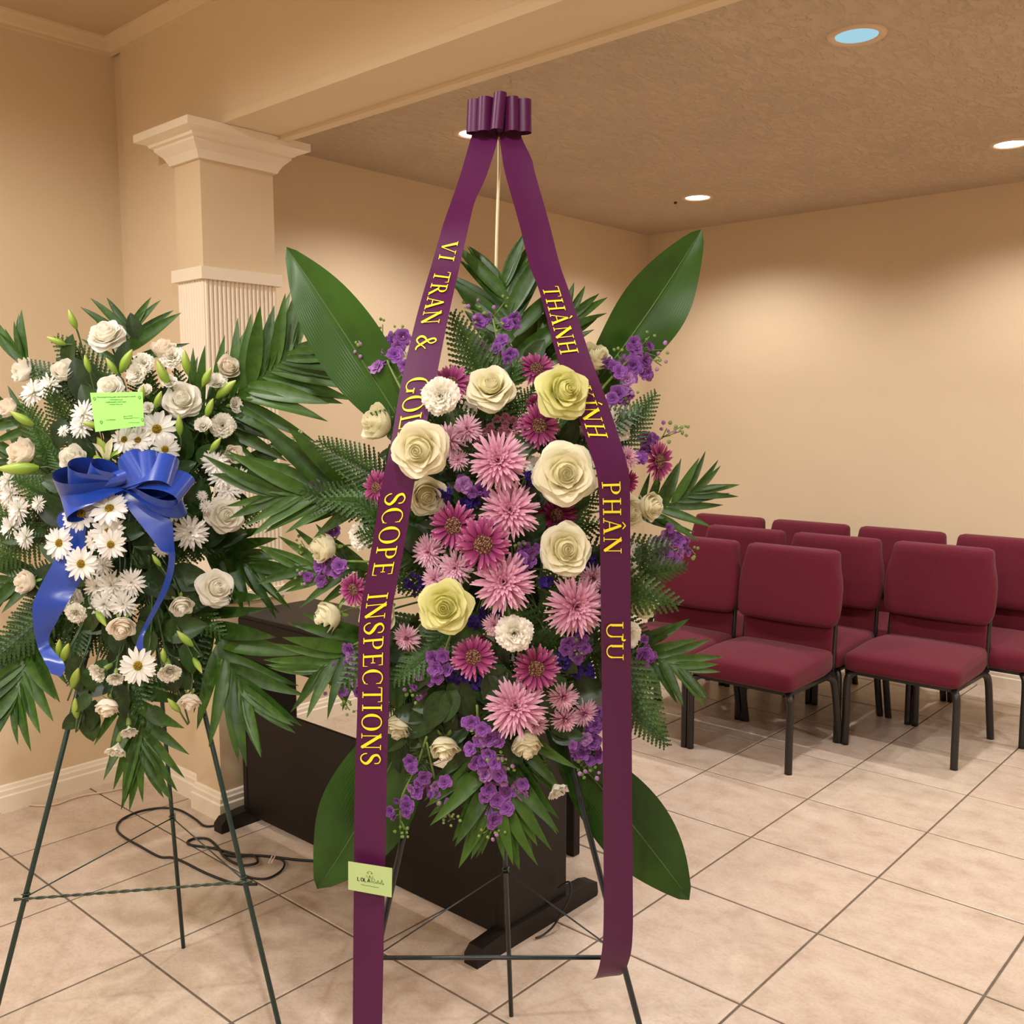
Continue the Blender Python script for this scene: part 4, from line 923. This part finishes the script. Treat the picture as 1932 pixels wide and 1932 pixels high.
# ------------------------------------------------------------------ flowers of the white spray
WR,WD,WM,WC,WB='white roses of the left spray','white daisies of the left spray','white chrysanthemums of the left spray','white carnations of the left spray','green lily buds'
for u,v,r,k,l,f in [(197,624,36,'rose_ivory','white rose, topmost of the white spray',(-.1,1.1)),(42,698,29,'rose_ivoryhalf','white rose at the upper left edge',(-.9,.7)),(120,697,28,'rose_ivoryhalf','white rosebud right of the upper left rose',(.2,.9)),(205,728,27,'rose_ivory','white rose half hidden behind the green card',(0,.5)),
(343,750,37,'rose_ivory','open white rose right of the green card',(.2,.4)),(432,691,26,'rose_blush','blush white rosebud below the palm spikes at the upper right',(.7,.6)),(308,656,27,'rose_blush','white rose seen from the side behind the upper right carnation',(.2,1.5)),(12,768,24,'rose_blush','blush rosebud cut by the left edge',(-.6,.7)),
(38,852,34,'rose_blush','blush white rose above the long horizontal lily bud',(-.5,.9)),(136,863,30,'rose_ivoryhalf','white rosebud above the left bow loops',(0,.6)),(443,857,22,'rose_blush','pale rosebud above the right cluster of white mums',(.9,.2)),(428,972,36,'rose_ivory','open white rose at the right edge beside the palm',(.6,.1)),
(45,1098,28,'rose_blush','blush rosebud at the left edge by the blue tail',(-.8,.2)),(412,1108,37,'rose_ivory','open white rose at the lower right edge',(.9,.3)),(343,1145,26,'rose_ivoryhalf','white rosebud right of the thin blue tail end',(.5,-.7)),(230,1186,29,'rose_blush','blush rose under the white mum cluster',(.3,-.5)),
(202,1337,26,'rose_blush','blush rosebud hanging at the bottom left',(-.1,-1.4)),(358,1326,24,'rose_blush','blush rosebud hanging at the bottom right',(.05,-1.4))]: flower(LA,'rose',k,u,v,r*(1.05 if k=='rose_ivory' else 1.28),l,'rose',WR,f,-.05 if v>1150 else -.03 if u>400 else -.01,True,.55)
for u,v,r,l,f in [(150,968,34,'white daisy, left of the pair under the bow',(-.1,.6)),(205,956,33,'white daisy, right of the pair under the bow',(.1,.8)),(202,1003,30,'white daisy below the pair under the bow',(.1,.3)),(108,1024,30,'white daisy on the left over the blue tail',(-.3,.2)),(150,1064,31,'white daisy below the left one, at the edge of the blue tail',(-.1,.1)),
(207,1028,28,'white daisy peeking out under a green leaf',(.0,.0)),(258,1257,34,'white daisy standing alone near the bottom',(.0,.1)),(295,808,35,'white daisy, largest of the bunch under the card',(.2,.3)),(258,829,26,'white daisy in the middle of the bunch under the card',(0,.3)),(232,828,25,'white daisy, leftmost of the bunch under the card',(-.2,.3)),
(311,848,26,'white daisy, lowest of the bunch under the card',(.3,-.1)),(254,870,25,'white daisy just above the bow knot',(0,.3)),(176,1018,20,'small white daisy in front of the blue tail top',(-.3,.2))]: flower(LA,'white_daisy','daisy',u,v,r*1.1,l,'daisy',WD,f,-.11 if 940<v<1070 or v>1200 else -.02,True,.25)
for u,v,r,l in [(58,738,28,'white mum at the upper left, left of a pair'),(90,724,26,'white mum at the upper left, right of a pair'),(154,778,26,'white mum left of the green card, upper'),(150,802,24,'white mum left of the green card, lower'),(360,1005,32,'white mum right of the right blue tail'),(328,962,22,'white mum under the right bow loops'),
(192,1066,20,'small white mum right of the daisy at the blue tail'),(178,1108,24,'white mum, upper left of the central cluster'),(207,1106,28,'white mum, top of the central cluster'),(246,1100,26,'white mum, right of the central cluster'),(192,1142,27,'white mum, lower left of the central cluster'),(230,1142,26,'white mum, lower right of the central cluster'),
(408,872,26,'white mum, top of the right edge cluster'),(420,898,25,'white mum, middle of the right edge cluster'),(452,905,24,'white mum, outermost of the right edge cluster'),(432,922,24,'white mum, lowest of the right edge cluster'),(14,932,27,'white mum, top of the left edge cluster'),(30,962,27,'white mum, middle of the left edge cluster'),(16,996,26,'white mum, lower left of the left edge cluster'),(44,1015,22,'white mum, lowest of the left edge cluster'),(10,908,22,'white mum cut by the left edge'),(70,950,16,'tiny white mum left of the bow'),(118,812,12,'tiny white mum bud below the left mums'),(382,935,10,'tiny white mum bud at the right of the bow'),(390,955,13,'tiny white mum bud above the open rose on the right'),(305,1035,16,'tiny white mum behind the right blue tail')]:
    flower(LA,'white_chrysanthemum','whitemum',u,v,r*1.12,l,'chrysanthemum',WM,None,-.02,True,.3)
for u,v,r,k,l,f in [(268,684,21,'carnation','white carnation above the card, upper of a pair',(0,.4)),(256,704,20,'carnation','white carnation above the card, lower of a pair',(-.2,.2)),(325,672,22,'carnation','white carnation at the top right, in front of a side-on rose',(.2,.5)),(410,722,22,'carnation_half','white carnation right of the open rose',(.3,.8)),(443,765,18,'carnation_half','white carnation seen edge-on at the right',(1.3,.1)),
(420,803,23,'carnation','white carnation at the right, under the edge-on one',(.4,.1)),(384,803,20,'carnation_half','white carnation between the lily bud and the right carnation',(.1,.7)),(134,1130,21,'carnation','white carnation over the left blue tail, upper of two',(-.1,.1)),(142,1158,19,'carnation','white carnation over the left blue tail, lower of two',(.1,-.3)),(188,1268,22,'carnation_half','white carnation left of the lone daisy',(-.5,-.3)),
(218,1278,18,'carnation_half','white carnation touching the lone daisy on its left',(.3,-.5)),(320,1266,25,'carnation_half','white carnation right of the lone daisy',(.5,-.5)),(243,1378,19,'carnation_half','small white carnation near the bottom of the spray',(.4,-1.0)),(220,1413,24,'carnation_half','white carnation, lowest of the white spray',(-.1,-1.3)),(275,738,16,'carnation_half','white carnation peeking out right of the green card top',(.1,.7)),(320,722,18,'carnation_half','white carnation above the open rose',(.1,.7)),(280,770,14,'carnation_half','white carnation behind the right edge of the card',(0,.3))]: flower(LA,'carnation',k,u,v,r*1.18,l,'carnation',WC,f,-.05 if v>1150 else -.015,True,.35)
def lbud(u,v,l,ang,label,dt=-.03,round_=1.0,tilt=.25):
    P=at(u,v,LA.t(u,v)+dt); k=dep(P)/FPX; a=math.radians(ang); d=(HR*math.cos(a)+Vector((0,0,1))*math.sin(a)-HF*tilt).normalized(); R=l/2*k
    mw=place(frame(d,-HF),P,1.0)@Matrix.Diagonal((R*round_,R*round_,R,1)); e=empty('lily_bud',mw); tag(e,label,'lily bud',WB)
    for nm,me in T['lily_bud'][0].parts: link(nm,me,e)
    b=P-d*R*.97; f_=LA.foam+(b-LA.foam)*.35; inv=mw.inverted(); m=MB(); C=catmull([b,b-d*.035,(b-d*.05)*.5+f_*.5,f_],3); m.tube([inv@p for p in C],.0022/R,5); obj('stem',m,M['dstem'],e,True)
LB='green lily bud '
for u,v,l,a,lb in [(138,602,38,100,'standing highest at the top left'),(107,642,36,152,'pointing left at the top'),(166,686,34,95,'left of the upper white rose stem'),(212,690,36,115,'left of a crossing pair above the card'),(240,682,52,52,'long, right of a crossing pair above the card'),(353,684,46,88,'upright at the top right'),(392,712,42,55,'left of the right hand carnation'),(309,703,50,105,'pale and thick above the open rose'),
(42,788,48,140,'pointing up left below the left edge rose'),(34,881,74,176,'long and horizontal at the left edge'),(397,770,40,60,'below the pale opening bud at the right'),(428,736,54,35,'pale, pointing right at the upper right'),(340,802,40,82,'upright below the open white rose'),(408,840,36,45,'right of the daisy bunch'),(293,857,24,95,'short and round by the lowest bunch daisy'),(262,947,30,90,'upright over the right blue tail'),
(168,1027,36,175,'lying horizontal right of the left daisy'),(296,1057,28,115,'short, left of the right blue tail'),(104,1146,34,25,'over the left blue tail'),(190,1168,36,-55,'under the central cluster, pointing down'),(113,1222,36,75,'pointing up at the end of the left blue tail'),(125,1232,44,60,'pale, behind another at the left blue tail end'),(350,1204,42,125,'at the lower right under the rosebud'),(310,1237,32,85,'right above the lone daisy'),
(144,1280,48,62,'long, at the lower left'),(145,1336,44,82,'lowest at the left'),(329,1330,36,120,'left of the bottom right rosebud'),(372,1256,34,-60,'dark, at the lower right edge'),(300,755,38,60,'at the right edge of the card'),(270,742,30,75,'peeking out at the top right corner of the card'),(172,800,34,160,'at the lower left corner of the card'),(82,1110,30,50,'beside the left rosebud at the blue tail')]: lbud(u,v,l,a,LB+lb)
# half open lily
t=Tmpl(); m=MB()
P=at(200,852,LA.t(200,852)-.01); k=dep(P)/FPX
e=empty('opening_lily',place(frame((-HF*.6+HR*.2+Vector((0,0,.75))).normalized(),-HF),P-Vector((0,0,.012)),36*k)); tag(e,'pale green lily just opening, above the left bow loops','lily')
for kk in range(6):
    m=MB(); petal_patch(m,kk*PI/3+.3,1.5,.28,[25,10+18*(kk%2),25+35*(kk%2),40+40*(kk%2)],.06,-.4,5,8,.1,.02,kk,0,.5,.1); obj('petal',m,M['bud'] if kk%2 else M['cream'],e,True)

# ------------------------------------------------------------------ ribbons
def strip(stations,sub=6,w_ext=True):
    # stations: (Lx,Ly,Rx,Ry,tL,tR) -> smoothed list of (left point, right point)
    Lp=catmull([at(s[0],s[1],s[4]) for s in stations],sub); Rp=catmull([at(s[2],s[3],s[5]) for s in stations],sub)
    return list(zip(Lp,Rp))
def strip_mesh(m,LR,crown=.0,nu=4):
    n=len(LR)-1
    def fn(uu,vv):
        k=int(round(vv*n)); a,b=LR[k]; p=a+(b-a)*uu
        if crown:
            d=(LR[min(k+1,n)][0]-LR[max(k-1,0)][0]).normalized(); nn=(b-a).normalized().cross(d); p=p+nn*crown*4*uu*(1-uu)
        return tuple(p)
    m.grid(fn,nu,n)
def st(rows): return [(a,y,b,y2,t,t2) for (a,y,b,y2,t,t2) in rows]
LT=[(897,236,940,236,2.13,2.12),(888,262,939,264,2.10,2.09),(868,331,918,331,2.06,2.05),(852,378,896,380,2.03,2.02),(836,424,886,420,1.99,1.98),(814,500,866,508,1.95,1.94),(786,597,847,593,1.89,1.88),(757,722,822,718,1.83,1.82),(737,836,801,818,1.785,1.775),(720,915,783,905,1.78,1.77),(705,1010,767,1006,1.79,1.78),(689,1099,750,1095,1.80,1.79),(680,1151,741,1145,1.805,1.795),(676,1213,736,1208,1.81,1.80),(674,1340,733,1340,1.815,1.805),(669,1486,729.5,1486,1.82,1.81),(668,1622,727,1622,1.825,1.815),(666.5,1780,724,1780,1.83,1.82),(665.5,1932,721,1932,1.835,1.825),(665,1990,720,1990,1.836,1.828)]
RT=[(944,236,985,236,2.12,2.13),(943,262,984,258,2.09,2.10),(948,300,1003,300,2.07,2.07),(954,331,1010,328,2.05,2.055),(979,420,1036,420,2.00,2.01),(999,500,1056,498,1.96,1.97),(1018.6,553,1074,550,1.93,1.94),(1052,677,1113,670,1.87,1.88),(1082,758,1145,756,1.83,1.845),(1104,826,1169,828,1.815,1.83),(1120,872,1181,868,1.80,1.82),(1128,910,1188,908,1.79,1.82),(1131,980,1189,980,1.79,1.825),(1133,1100,1190,1100,1.80,1.835),(1134.5,1222,1190.5,1222,1.805,1.84),(1136,1340,1191.5,1340,1.81,1.845),(1138,1540,1193,1540,1.815,1.85),(1139,1690,1194,1690,1.815,1.85),(1138,1760,1194,1752,1.815,1.85),(1134,1805,1190,1800,1.82,1.855),(1124,1842,1176,1836,1.84,1.875),(1107,1851,1158,1841,1.87,1.905)]
rib=empty('purple_ribbon',Matrix.Translation(at(941,250,2.13))); tag(rib,'long purple satin ribbon with bow and yellow lettering on two tails','ribbon'); RI=rib.matrix_basis.inverted()
SL_,SR_=strip(LT),strip(RT)
tails=[]
for S_,lab in ((SL_,'left tail lettered VI TRAN & GOLD SCOPE INSPECTIONS'),(SR_,'right tail lettered THANH KINH PHAN UU')):
    m=MB(); strip_mesh(m,S_,.0012); o=obj('tail',m,M['purple'],rib,True); o.matrix_basis=RI; o['label']=lab; tails.append(o)
def loop_mesh(c,d,n,wv,L,wid,fat=.35,N_=28,twist=0):
    # teardrop loop: leaves c along d, bulges along n, width along wv
    m=MB()
    def fn(uu,vv):
        a=vv*2*PI; r=.5*(1-math.cos(a)); x=L*r; y=L*fat*math.sin(a)*r**.5
        p=c+d*x+n*y; return tuple(p+wv*(wid*(uu-.5)*(.45+.55*min(1,r*2.2))))
    m.grid(fn,4,N_); return m
Z=Vector((0,0,1)); K=at(943,224,2.11)
for du,ang,L,hh in ((-1,-72,.068,.066),(-.5,-42,.062,.068),(0,-4,.06,.074),(.5,34,.058,.068),(1,68,.066,.066)):
    a=math.radians(ang); d=(-HF*math.cos(a)+HR*math.sin(a)); n=(HR*math.cos(a)+HF*math.sin(a))
    wv=(Z+HR*(.10 if abs(du)<.1 else .05*(1 if du<0 else -.1))).normalized()
    m=loop_mesh(K+HR*du*.015+Z*(.004 if du==0 else 0),d,n,wv,L*.82,hh,.36)
    o=obj('bow_loop',m,M['purple'],rib,True); o.matrix_basis=RI
m=MB(); m.lathe([(.004,-.035),(.012,-.02),(.012,.02),(.004,.035)],12,tuple(K)); obj('knot',m,M['purple'],rib,True).matrix_basis=RI
m=MB(); m.tube(catmull([at(934,620,2.10),at(936,500,2.12),at(938,420,2.13),at(941,330,2.135),at(942,230,2.14)],5),.0034,8); o=obj('cane_stick',m,M['stick'],None,True); tag(o,'thin pale cane stick holding up the purple bow','stick')

# lettering: a serif alphabet drawn as strokes
TK,TN=.125,.05
def seg(a,b,w0,w1=None):
    w1=w0 if w1 is None else w1; a=Vector(a).to_2d(); b=Vector(b).to_2d(); d=(b-a).normalized(); n=Vector((-d.y,d.x)); return [[a+n*w0/2,a-n*w0/2,b-n*w1/2,b+n*w1/2]]
def hseg(x0,x1,y,h): return [[Vector(p) for p in ((x0,y),(x1,y),(x1,y+h),(x0,y+h))]]
def stemg(x,w_,y0=0,y1=1,sb=True,stp=True,sw=.11):
    q=[[Vector(p) for p in ((x-w_/2,y0),(x+w_/2,y0),(x+w_/2,y1),(x-w_/2,y1))]]
    if sb: q+=hseg(x-w_/2-sw,x+w_/2+sw,y0,.045)
    if stp: q+=hseg(x-w_/2-sw,x+w_/2+sw,y1-.045,.045)
    return q
def arc(cx,cy,rx,ry,a0,a1,tk=TK,tn=TN,n=26):
    out=[]; P_=[]
    for k in range(n+1):
        a=math.radians(a0+(a1-a0)*k/n); w_=tn+(tk-tn)*abs(math.cos(a))**1.5
        P_.append((Vector((cx+rx*math.cos(a),cy+ry*math.sin(a))),Vector((cx+(rx-w_)*math.cos(a),cy+(ry-tn)*math.sin(a)))))
    for k in range(n): out.append([P_[k][0],P_[k+1][0],P_[k+1][1],P_[k][1]])
    return out
def stroke(pts,ws,n=6):
    C=catmull([(p[0],p[1],0) for p in pts],n); W=catmull([(w_,0,0) for w_ in ws],n); out=[]; P_=[]
    for k in range(len(C)):
        d=(C[min(k+1,len(C)-1)]-C[max(k-1,0)]); d.normalize(); nn=Vector((-d.y,d.x)); c=C[k].to_2d(); P_.append((c+nn*W[k].x/2,c-nn*W[k].x/2))
    for k in range(len(C)-1): out.append([P_[k][0],P_[k][1],P_[k+1][1],P_[k+1][0]])
    return out
def glyph(ch):
    if ch=='I': return stemg(.2,TK),.4
    if ch=='T': return stemg(.42,TK,stp=False)+hseg(.03,.81,.945,.055)+seg((.05,.98),(.02,.78),.05,.02)+seg((.79,.98),(.82,.78),.05,.02),.84
    if ch=='H': return stemg(.2,TK)+stemg(.78,TK)+hseg(.2,.78,.48,.055),.98
    if ch=='N': return stemg(.16,TN)+seg((.14,.99),(.80,.03),.17)+stemg(.80,TN,sb=False),.98
    if ch=='V': return seg((.14,.98),(.45,.0),.16,.13)+seg((.74,.98),(.47,.02),.05)+hseg(.0,.3,.955,.045)+hseg(.62,.88,.955,.045),.88
    if ch=='A': return seg((.16,.02),(.44,.98),.05)+seg((.45,1.0),(.78,.02),.14,.16)+hseg(.27,.64,.32,.05)+hseg(.03,.3,0,.045)+hseg(.62,.94,0,.045),.95
    if ch=='R': return stemg(.2,TK)+arc(.36,.74,.32,.26,-90,90,.14)+hseg(.2,.37,.945,.055)+hseg(.2,.37,.48,.055)+seg((.40,.5),(.80,.03),.13,.15)+hseg(.7,.92,0,.045),.9
    if ch=='P': return stemg(.2,TK)+arc(.36,.73,.34,.27,-90,90,.14)+hseg(.2,.37,.945,.055)+hseg(.2,.37,.46,.055),.78
    if ch=='D': return stemg(.2,TK)+arc(.38,.5,.46,.5,-90,90,.16)+hseg(.2,.4,.945,.055)+hseg(.2,.4,0,.055),.93
    if ch=='L': return stemg(.2,TK)+hseg(.2,.72,0,.055)+seg((.71,.0),(.74,.26),.05,.02),.78
    if ch=='E': return stemg(.2,TK)+hseg(.2,.72,0,.055)+hseg(.2,.68,.945,.055)+hseg(.2,.56,.48,.05)+seg((.71,0),(.74,.24),.05,.02)+seg((.67,1),(.69,.78),.05,.02)+seg((.56,.4),(.56,.62),.04),.78
    if ch=='O': return arc(.5,.5,.47,.52,0,360,.16,.055,40),1.0
    if ch=='C': return arc(.5,.5,.47,.52,52,312,.16,.05,32)+seg((.79,.93),(.81,.68),.06,.03)+seg((.79,.06),(.83,.26),.03,.03),.9
    if ch=='G': return arc(.5,.5,.47,.52,52,322,.16,.05,32)+seg((.79,.93),(.81,.68),.06,.03)+stemg(.82,.13,.05,.42,False,True,.1),1.0
    if ch=='U': return stemg(.2,TK,.3,1,False)+arc(.485,.33,.36,.35,180,360,.10,.06)+stemg(.80,TN+.02,.3,1,False),1.0
    if ch=='S': return stroke([(.62,.70),(.60,.90),(.38,.985),(.16,.84),(.22,.62),(.48,.46),(.62,.27),(.46,.05),(.22,.03),(.08,.18),(.06,.32)],[.05,.06,.06,.12,.15,.17,.14,.08,.06,.06,.05]),.72
    if ch=='K': return stemg(.2,TK)+seg((.26,.44),(.74,.97),.05)+seg((.42,.58),(.82,.03),.14,.16)+hseg(.6,.86,.955,.045)+hseg(.7,.95,0,.045),.95
    if ch=='&': return stroke([(.86,.52),(.72,.40),(.5,.12),(.28,.0),(.1,.14),(.16,.36),(.42,.56),(.54,.76),(.42,.97),(.27,.86),(.32,.62),(.52,.32),(.72,.08),(.9,.05)],[.04,.05,.06,.08,.13,.11,.06,.08,.06,.10,.12,.13,.10,.05]),.98
    return [],.45
def accents(ch,w_):
    if ch=='À': return seg((.34,1.26),(.52,1.08),.11,.05)
    if ch=='Í': return seg((.34,1.26),(.18,1.08),.11,.05)
    if ch=='Â': return seg((.26,1.07),(.45,1.24),.05,.07)+seg((.45,1.24),(.64,1.07),.07,.05)
    if ch=='Ư': return stroke([(.84,.92),(.96,.94),(1.0,1.05),(.95,1.14)],[.06,.1,.1,.06],4)
    return []
BASE={'À':'A','Í':'I','Â':'A','Ư':'U'}
def word(S_,tail,text,v0,v1,c0,c1,shear=0.0):
    # text runs down the ribbon between image rows v0 and v1 of its centre line; across from c0 (baseline) to c1 (cap height)
    cen=[(a+b)/2 for a,b in S_]; acc=[0]
    for k in range(1,len(cen)): acc.append(acc[-1]+(cen[k]-cen[k-1]).length)
    def row(p): q=p-CAM; return 966-FPX*q.dot(CU)/q.dot(CF)
    rows=[row(p) for p in cen]
    def s_at(v):
        for k in range(len(rows)-1):
            if rows[k]<=v<=rows[k+1]: return acc[k]+(acc[k+1]-acc[k])*(v-rows[k])/(rows[k+1]-rows[k])
        return acc[-1]
    s0,s1=s_at(v0),s_at(v1); polys=[]; x=0
    for ch in text:
        g_,w_=glyph(BASE.get(ch,ch)); g_=g_+accents(ch,w_)
        for q in g_: polys.append([Vector((p.x+x+shear*p.y,p.y)) for p in q])
        x+=w_+.10
    tot=x-.10; m=MB()
    def mp(p):
        s=s0+(s1-s0)*p.x/tot; c=c0+(c1-c0)*p.y
        k=0
        while k<len(acc)-2 and acc[k+1]<s: k+=1
        f=(s-acc[k])/(acc[k+1]-acc[k]); a=S_[k][0].lerp(S_[k+1][0],f); b=S_[k][1].lerp(S_[k+1][1],f)
        d=(S_[k+1][0]-S_[k][0]).normalized(); nn=(b-a).normalized().cross(d); 
        if nn.dot(CAM-a)<0: nn=-nn
        return a+(b-a)*c+nn*.0022
    for q in polys: m.add([mp(p) for p in q],[tuple(range(len(q)))])
    o=obj('lettering',m,M['gold'],tail); o['label']='yellow serif lettering '+''.join(BASE.get(c,c) for c in text)
    return o
for tx,a,b,c0,c1,sh in (('VI',456,493,.20,.76,0),('TRAN',513,613,.20,.76,0),('&',632,663,.20,.80,0),('GOLD',712,842,.18,.80,0),('SCOPE',928,1086,.18,.80,0),('INSPECTIONS',1118,1443,.17,.80,0)): word(SL_,tails[0],tx,a,b,c0,c1,sh)
for tx,a,b,c0,c1,sh in (('THÀNH',541,668,.12,.68,0),('KÍNH',728,827,.10,.66,0),('PHÂN',908,1045,.10,.68,0),('ƯU',1172,1247,.16,.72,0)): word(SR_,tails[1],tx,a,b,c0,c1,sh)

# ------------------------------------------------------------------ cards
def card(name,label,cor,t,mat,off=.002):
    P=[at(u,v,t) for u,v in cor]; c=sum(P,Vector())/4; e=empty(name,Matrix.Translation(c)); tag(e,label,'card'); I=Matrix.Translation(-c)
    x=((P[1]-P[0])+(P[2]-P[3])); x.normalize(); y=((P[0]-P[3])+(P[1]-P[2])); y=(y-x*y.dot(x)).normalized(); n=x.cross(y)
    if n.dot(CAM-c)<0: n=-n
    m=MB(); m.add([p+n*.0004 for p in P]+[p-n*.0004 for p in P],[(3,2,1,0),(4,5,6,7),(0,1,5,4),(1,2,6,5),(2,3,7,6),(3,0,4,7)]); obj('paper',m,mat,e).matrix_basis=I
    def on(a,b): return P[0]+(P[1]-P[0])*a+(P[3]-P[0])*b+n*.0011     # a right, b down
    return e,I,on
e,I,on=card('business_card','light green florist business card pinned across the left ribbon tail',[(657,1625),(740,1638),(739,1693),(657,1678)],1.80,M['ltcard'])
def flat(m,on,pts,w_,asp=1.5):
    for q in stroke(pts,w_ if isinstance(w_,list) else [w_]*len(pts),4): m.add([on(p.x,p.y) for p in q],[tuple(range(len(q)))])
def letters(m,on,text,x0,y0,w_,h,thick=.22):
    # plain bold capitals from strokes on the card
    G={'L':[[(0,0),(0,1),(.8,1)]],'O':[[(.5,0),(.05,.2),(.05,.8),(.5,1),(.95,.8),(.95,.2),(.5,0)]],'A':[[(0,1),(.5,0),(1,1)],[(.2,.68),(.8,.68)]]}
    for k,ch in enumerate(text):
        for s in G[ch]:
            for a,b in zip(s[:-1],s[1:]):
                for q in seg((x0+(k*1.3+a[0])*w_,y0+a[1]*h),(x0+(k*1.3+b[0])*w_,y0+b[1]*h),thick*w_): m.add([on(p.x,p.y) for p in q],[tuple(range(len(q)))])
m=MB(); letters(m,on,'LOLA',.215,.50,.058,.125,.30); obj('lettering',m,M['ink'],e).matrix_basis=I
m=MB(); flat(m,on,[(.53,.62),(.54,.50),(.59,.48),(.60,.55),(.55,.58),(.60,.63),(.63,.57),(.65,.63),(.68,.50),(.69,.63),(.73,.57),(.74,.63),(.77,.46),(.78,.62),(.81,.58),(.80,.65)],.010)
flat(m,on,[(.29,.74),(.40,.755),(.50,.75),(.60,.76),(.70,.755)],.014); obj('script',m,M['ginkt'],e).matrix_basis=I
m=MB()
for a0,a1 in ((20,160),(190,260),(280,350)):
    flat(m,on,[(.49+.075*math.cos(math.radians(a0+(a1-a0)*k/5)),.36-.125*math.sin(math.radians(a0+(a1-a0)*k/5))) for k in range(6)],.010)
obj('emblem',m,M['ginkt'],e).matrix_basis=I
m=MB(); flat(m,on,[(.49,.46),(.49,.38)],.022); flat(m,on,[(.46,.32),(.45,.29)],.02); flat(m,on,[(.52,.31),(.53,.28)],.02); obj('emblem_flower',m,M['redink'],e).matrix_basis=I
e,I,on=card('message_card','bright green message card tucked among the white flowers',[(170,741),(269,739),(272,803),(180,815)],LA.t(222,775)-.075,M['grcard'])
m=MB(); rr=random.Random(3)
for x0,x1,y,h in ((.12,.84,.12,.028),(.35,.60,.19,.026),(.27,.66,.25,.03),(.34,.59,.31,.026),(.24,.42,.70,.026),(.58,.65,.62,.024),(.67,.75,.61,.02),(.58,.72,.67,.026),(.73,.88,.66,.016),(.66,.86,.78,.018)):
    x=x0
    while x<x1:
        w_=rr.uniform(.008,.02); flat(m,on,[(x,y+rr.uniform(-.006,.006)),(x+w_,y+rr.uniform(-.006,.006))],h*rr.uniform(.5,1)); x+=w_+.006
for cx,cy in ((.07,.16),(.93,.15),(.14,.76),(.93,.72)): flat(m,on,[(cx-.03,cy),(cx,cy-.04),(cx+.025,cy-.01),(cx,cy+.04),(cx-.01,cy)],.012)
obj('print',m,M['ginkt'],e).matrix_basis=I

m=MB(); m.tube([at(222,812,LA.t(222,775)-.07),at(224,860,LA.t(224,860)+.03)],.0025,6); o=obj('card_holder',m,M['tie'],None,True); tag(o,'thin clear pick holding the bright green message card','card pick')

# ------------------------------------------------------------------ blue bow of the white spray
KB=at(236,912,LA.t(236,912)-.075); bb=empty('blue_bow',Matrix.Translation(KB)); tag(bb,'royal blue satin bow with two trailing tails on the white spray','bow'); BI2=Matrix.Translation(-KB)
def bloop(u,v,fat,wid,off=(0,0),tl=0.3,fl=1):
    tip=at(u,v,LA.t(236,912)-.075-tl*.1); d=tip-KB; L=d.length; d.normalize(); n=(-HF-d*(-HF).dot(d)).normalized(); wv=n.cross(d)
    n2=(n*math.cos(off[0])+wv*math.sin(off[0])); w2=n2.cross(d)
    m=loop_mesh(KB+HR*off[1],d,n2,w2,L,wid,fat); o=obj('bow_loop',m,M['blue'],bb,True); o.matrix_basis=BI2
for u,v,fat,wid,of in ((105,915,.22,.075,.9),(128,898,.30,.075,.6),(165,893,.34,.07,.5),(120,960,.2,.07,-.6),(272,872,.42,.075,.3),(300,880,.34,.078,.5),(328,890,.30,.08,.8),(352,925,.22,.08,1.0),(345,955,.2,.07,-.9),(215,895,.5,.06,.2)): bloop(u,v,fat,wid,(of,0))
tb=LA.t(236,912)-.07
def btail(rows,lab):
    S_=strip([(a,b,c,d,tb+t1-.00022*max(0,b-980),tb+t2-.00022*max(0,b-980)) for a,b,c,d,t1,t2 in rows],6); m=MB(); strip_mesh(m,S_,.0); o=obj('tail',m,M['blue'],bb,True); o.matrix_basis=BI2; o['label']=lab
btail([(225,915,240,925,0,0),(165,940,190,965,.01,.0),(108,975,165,985,.02,.01),(122,1020,160,1035,.03,.015),(100,1062,153,1090,.0,.02),(75,1108,141,1115,-.01,.02),(62,1142,126,1140,-.01,.01),(63,1182,108,1172,0,.02),(71,1220,92,1212,.02,.03),(84,1248,122,1254,.01,.0),(96,1271,115,1277,.01,.0)],'broad left tail of the blue bow')
btail([(234,925,246,905,0,0),(233,945,272,930,-.01,.0),(248,968,305,958,-.02,.0),(276,1003,324,985,-.02,.0),(302,1037,328,1020,-.01,.01),(318,1050,330,1062,.0,.015),(307,1105,318,1110,.01,.02),(276,1171,285,1173,.01,.02),(261,1203,271,1201,.01,.01),(255,1223,271,1229,.01,.01)],'narrow twisted right tail of the blue bow')
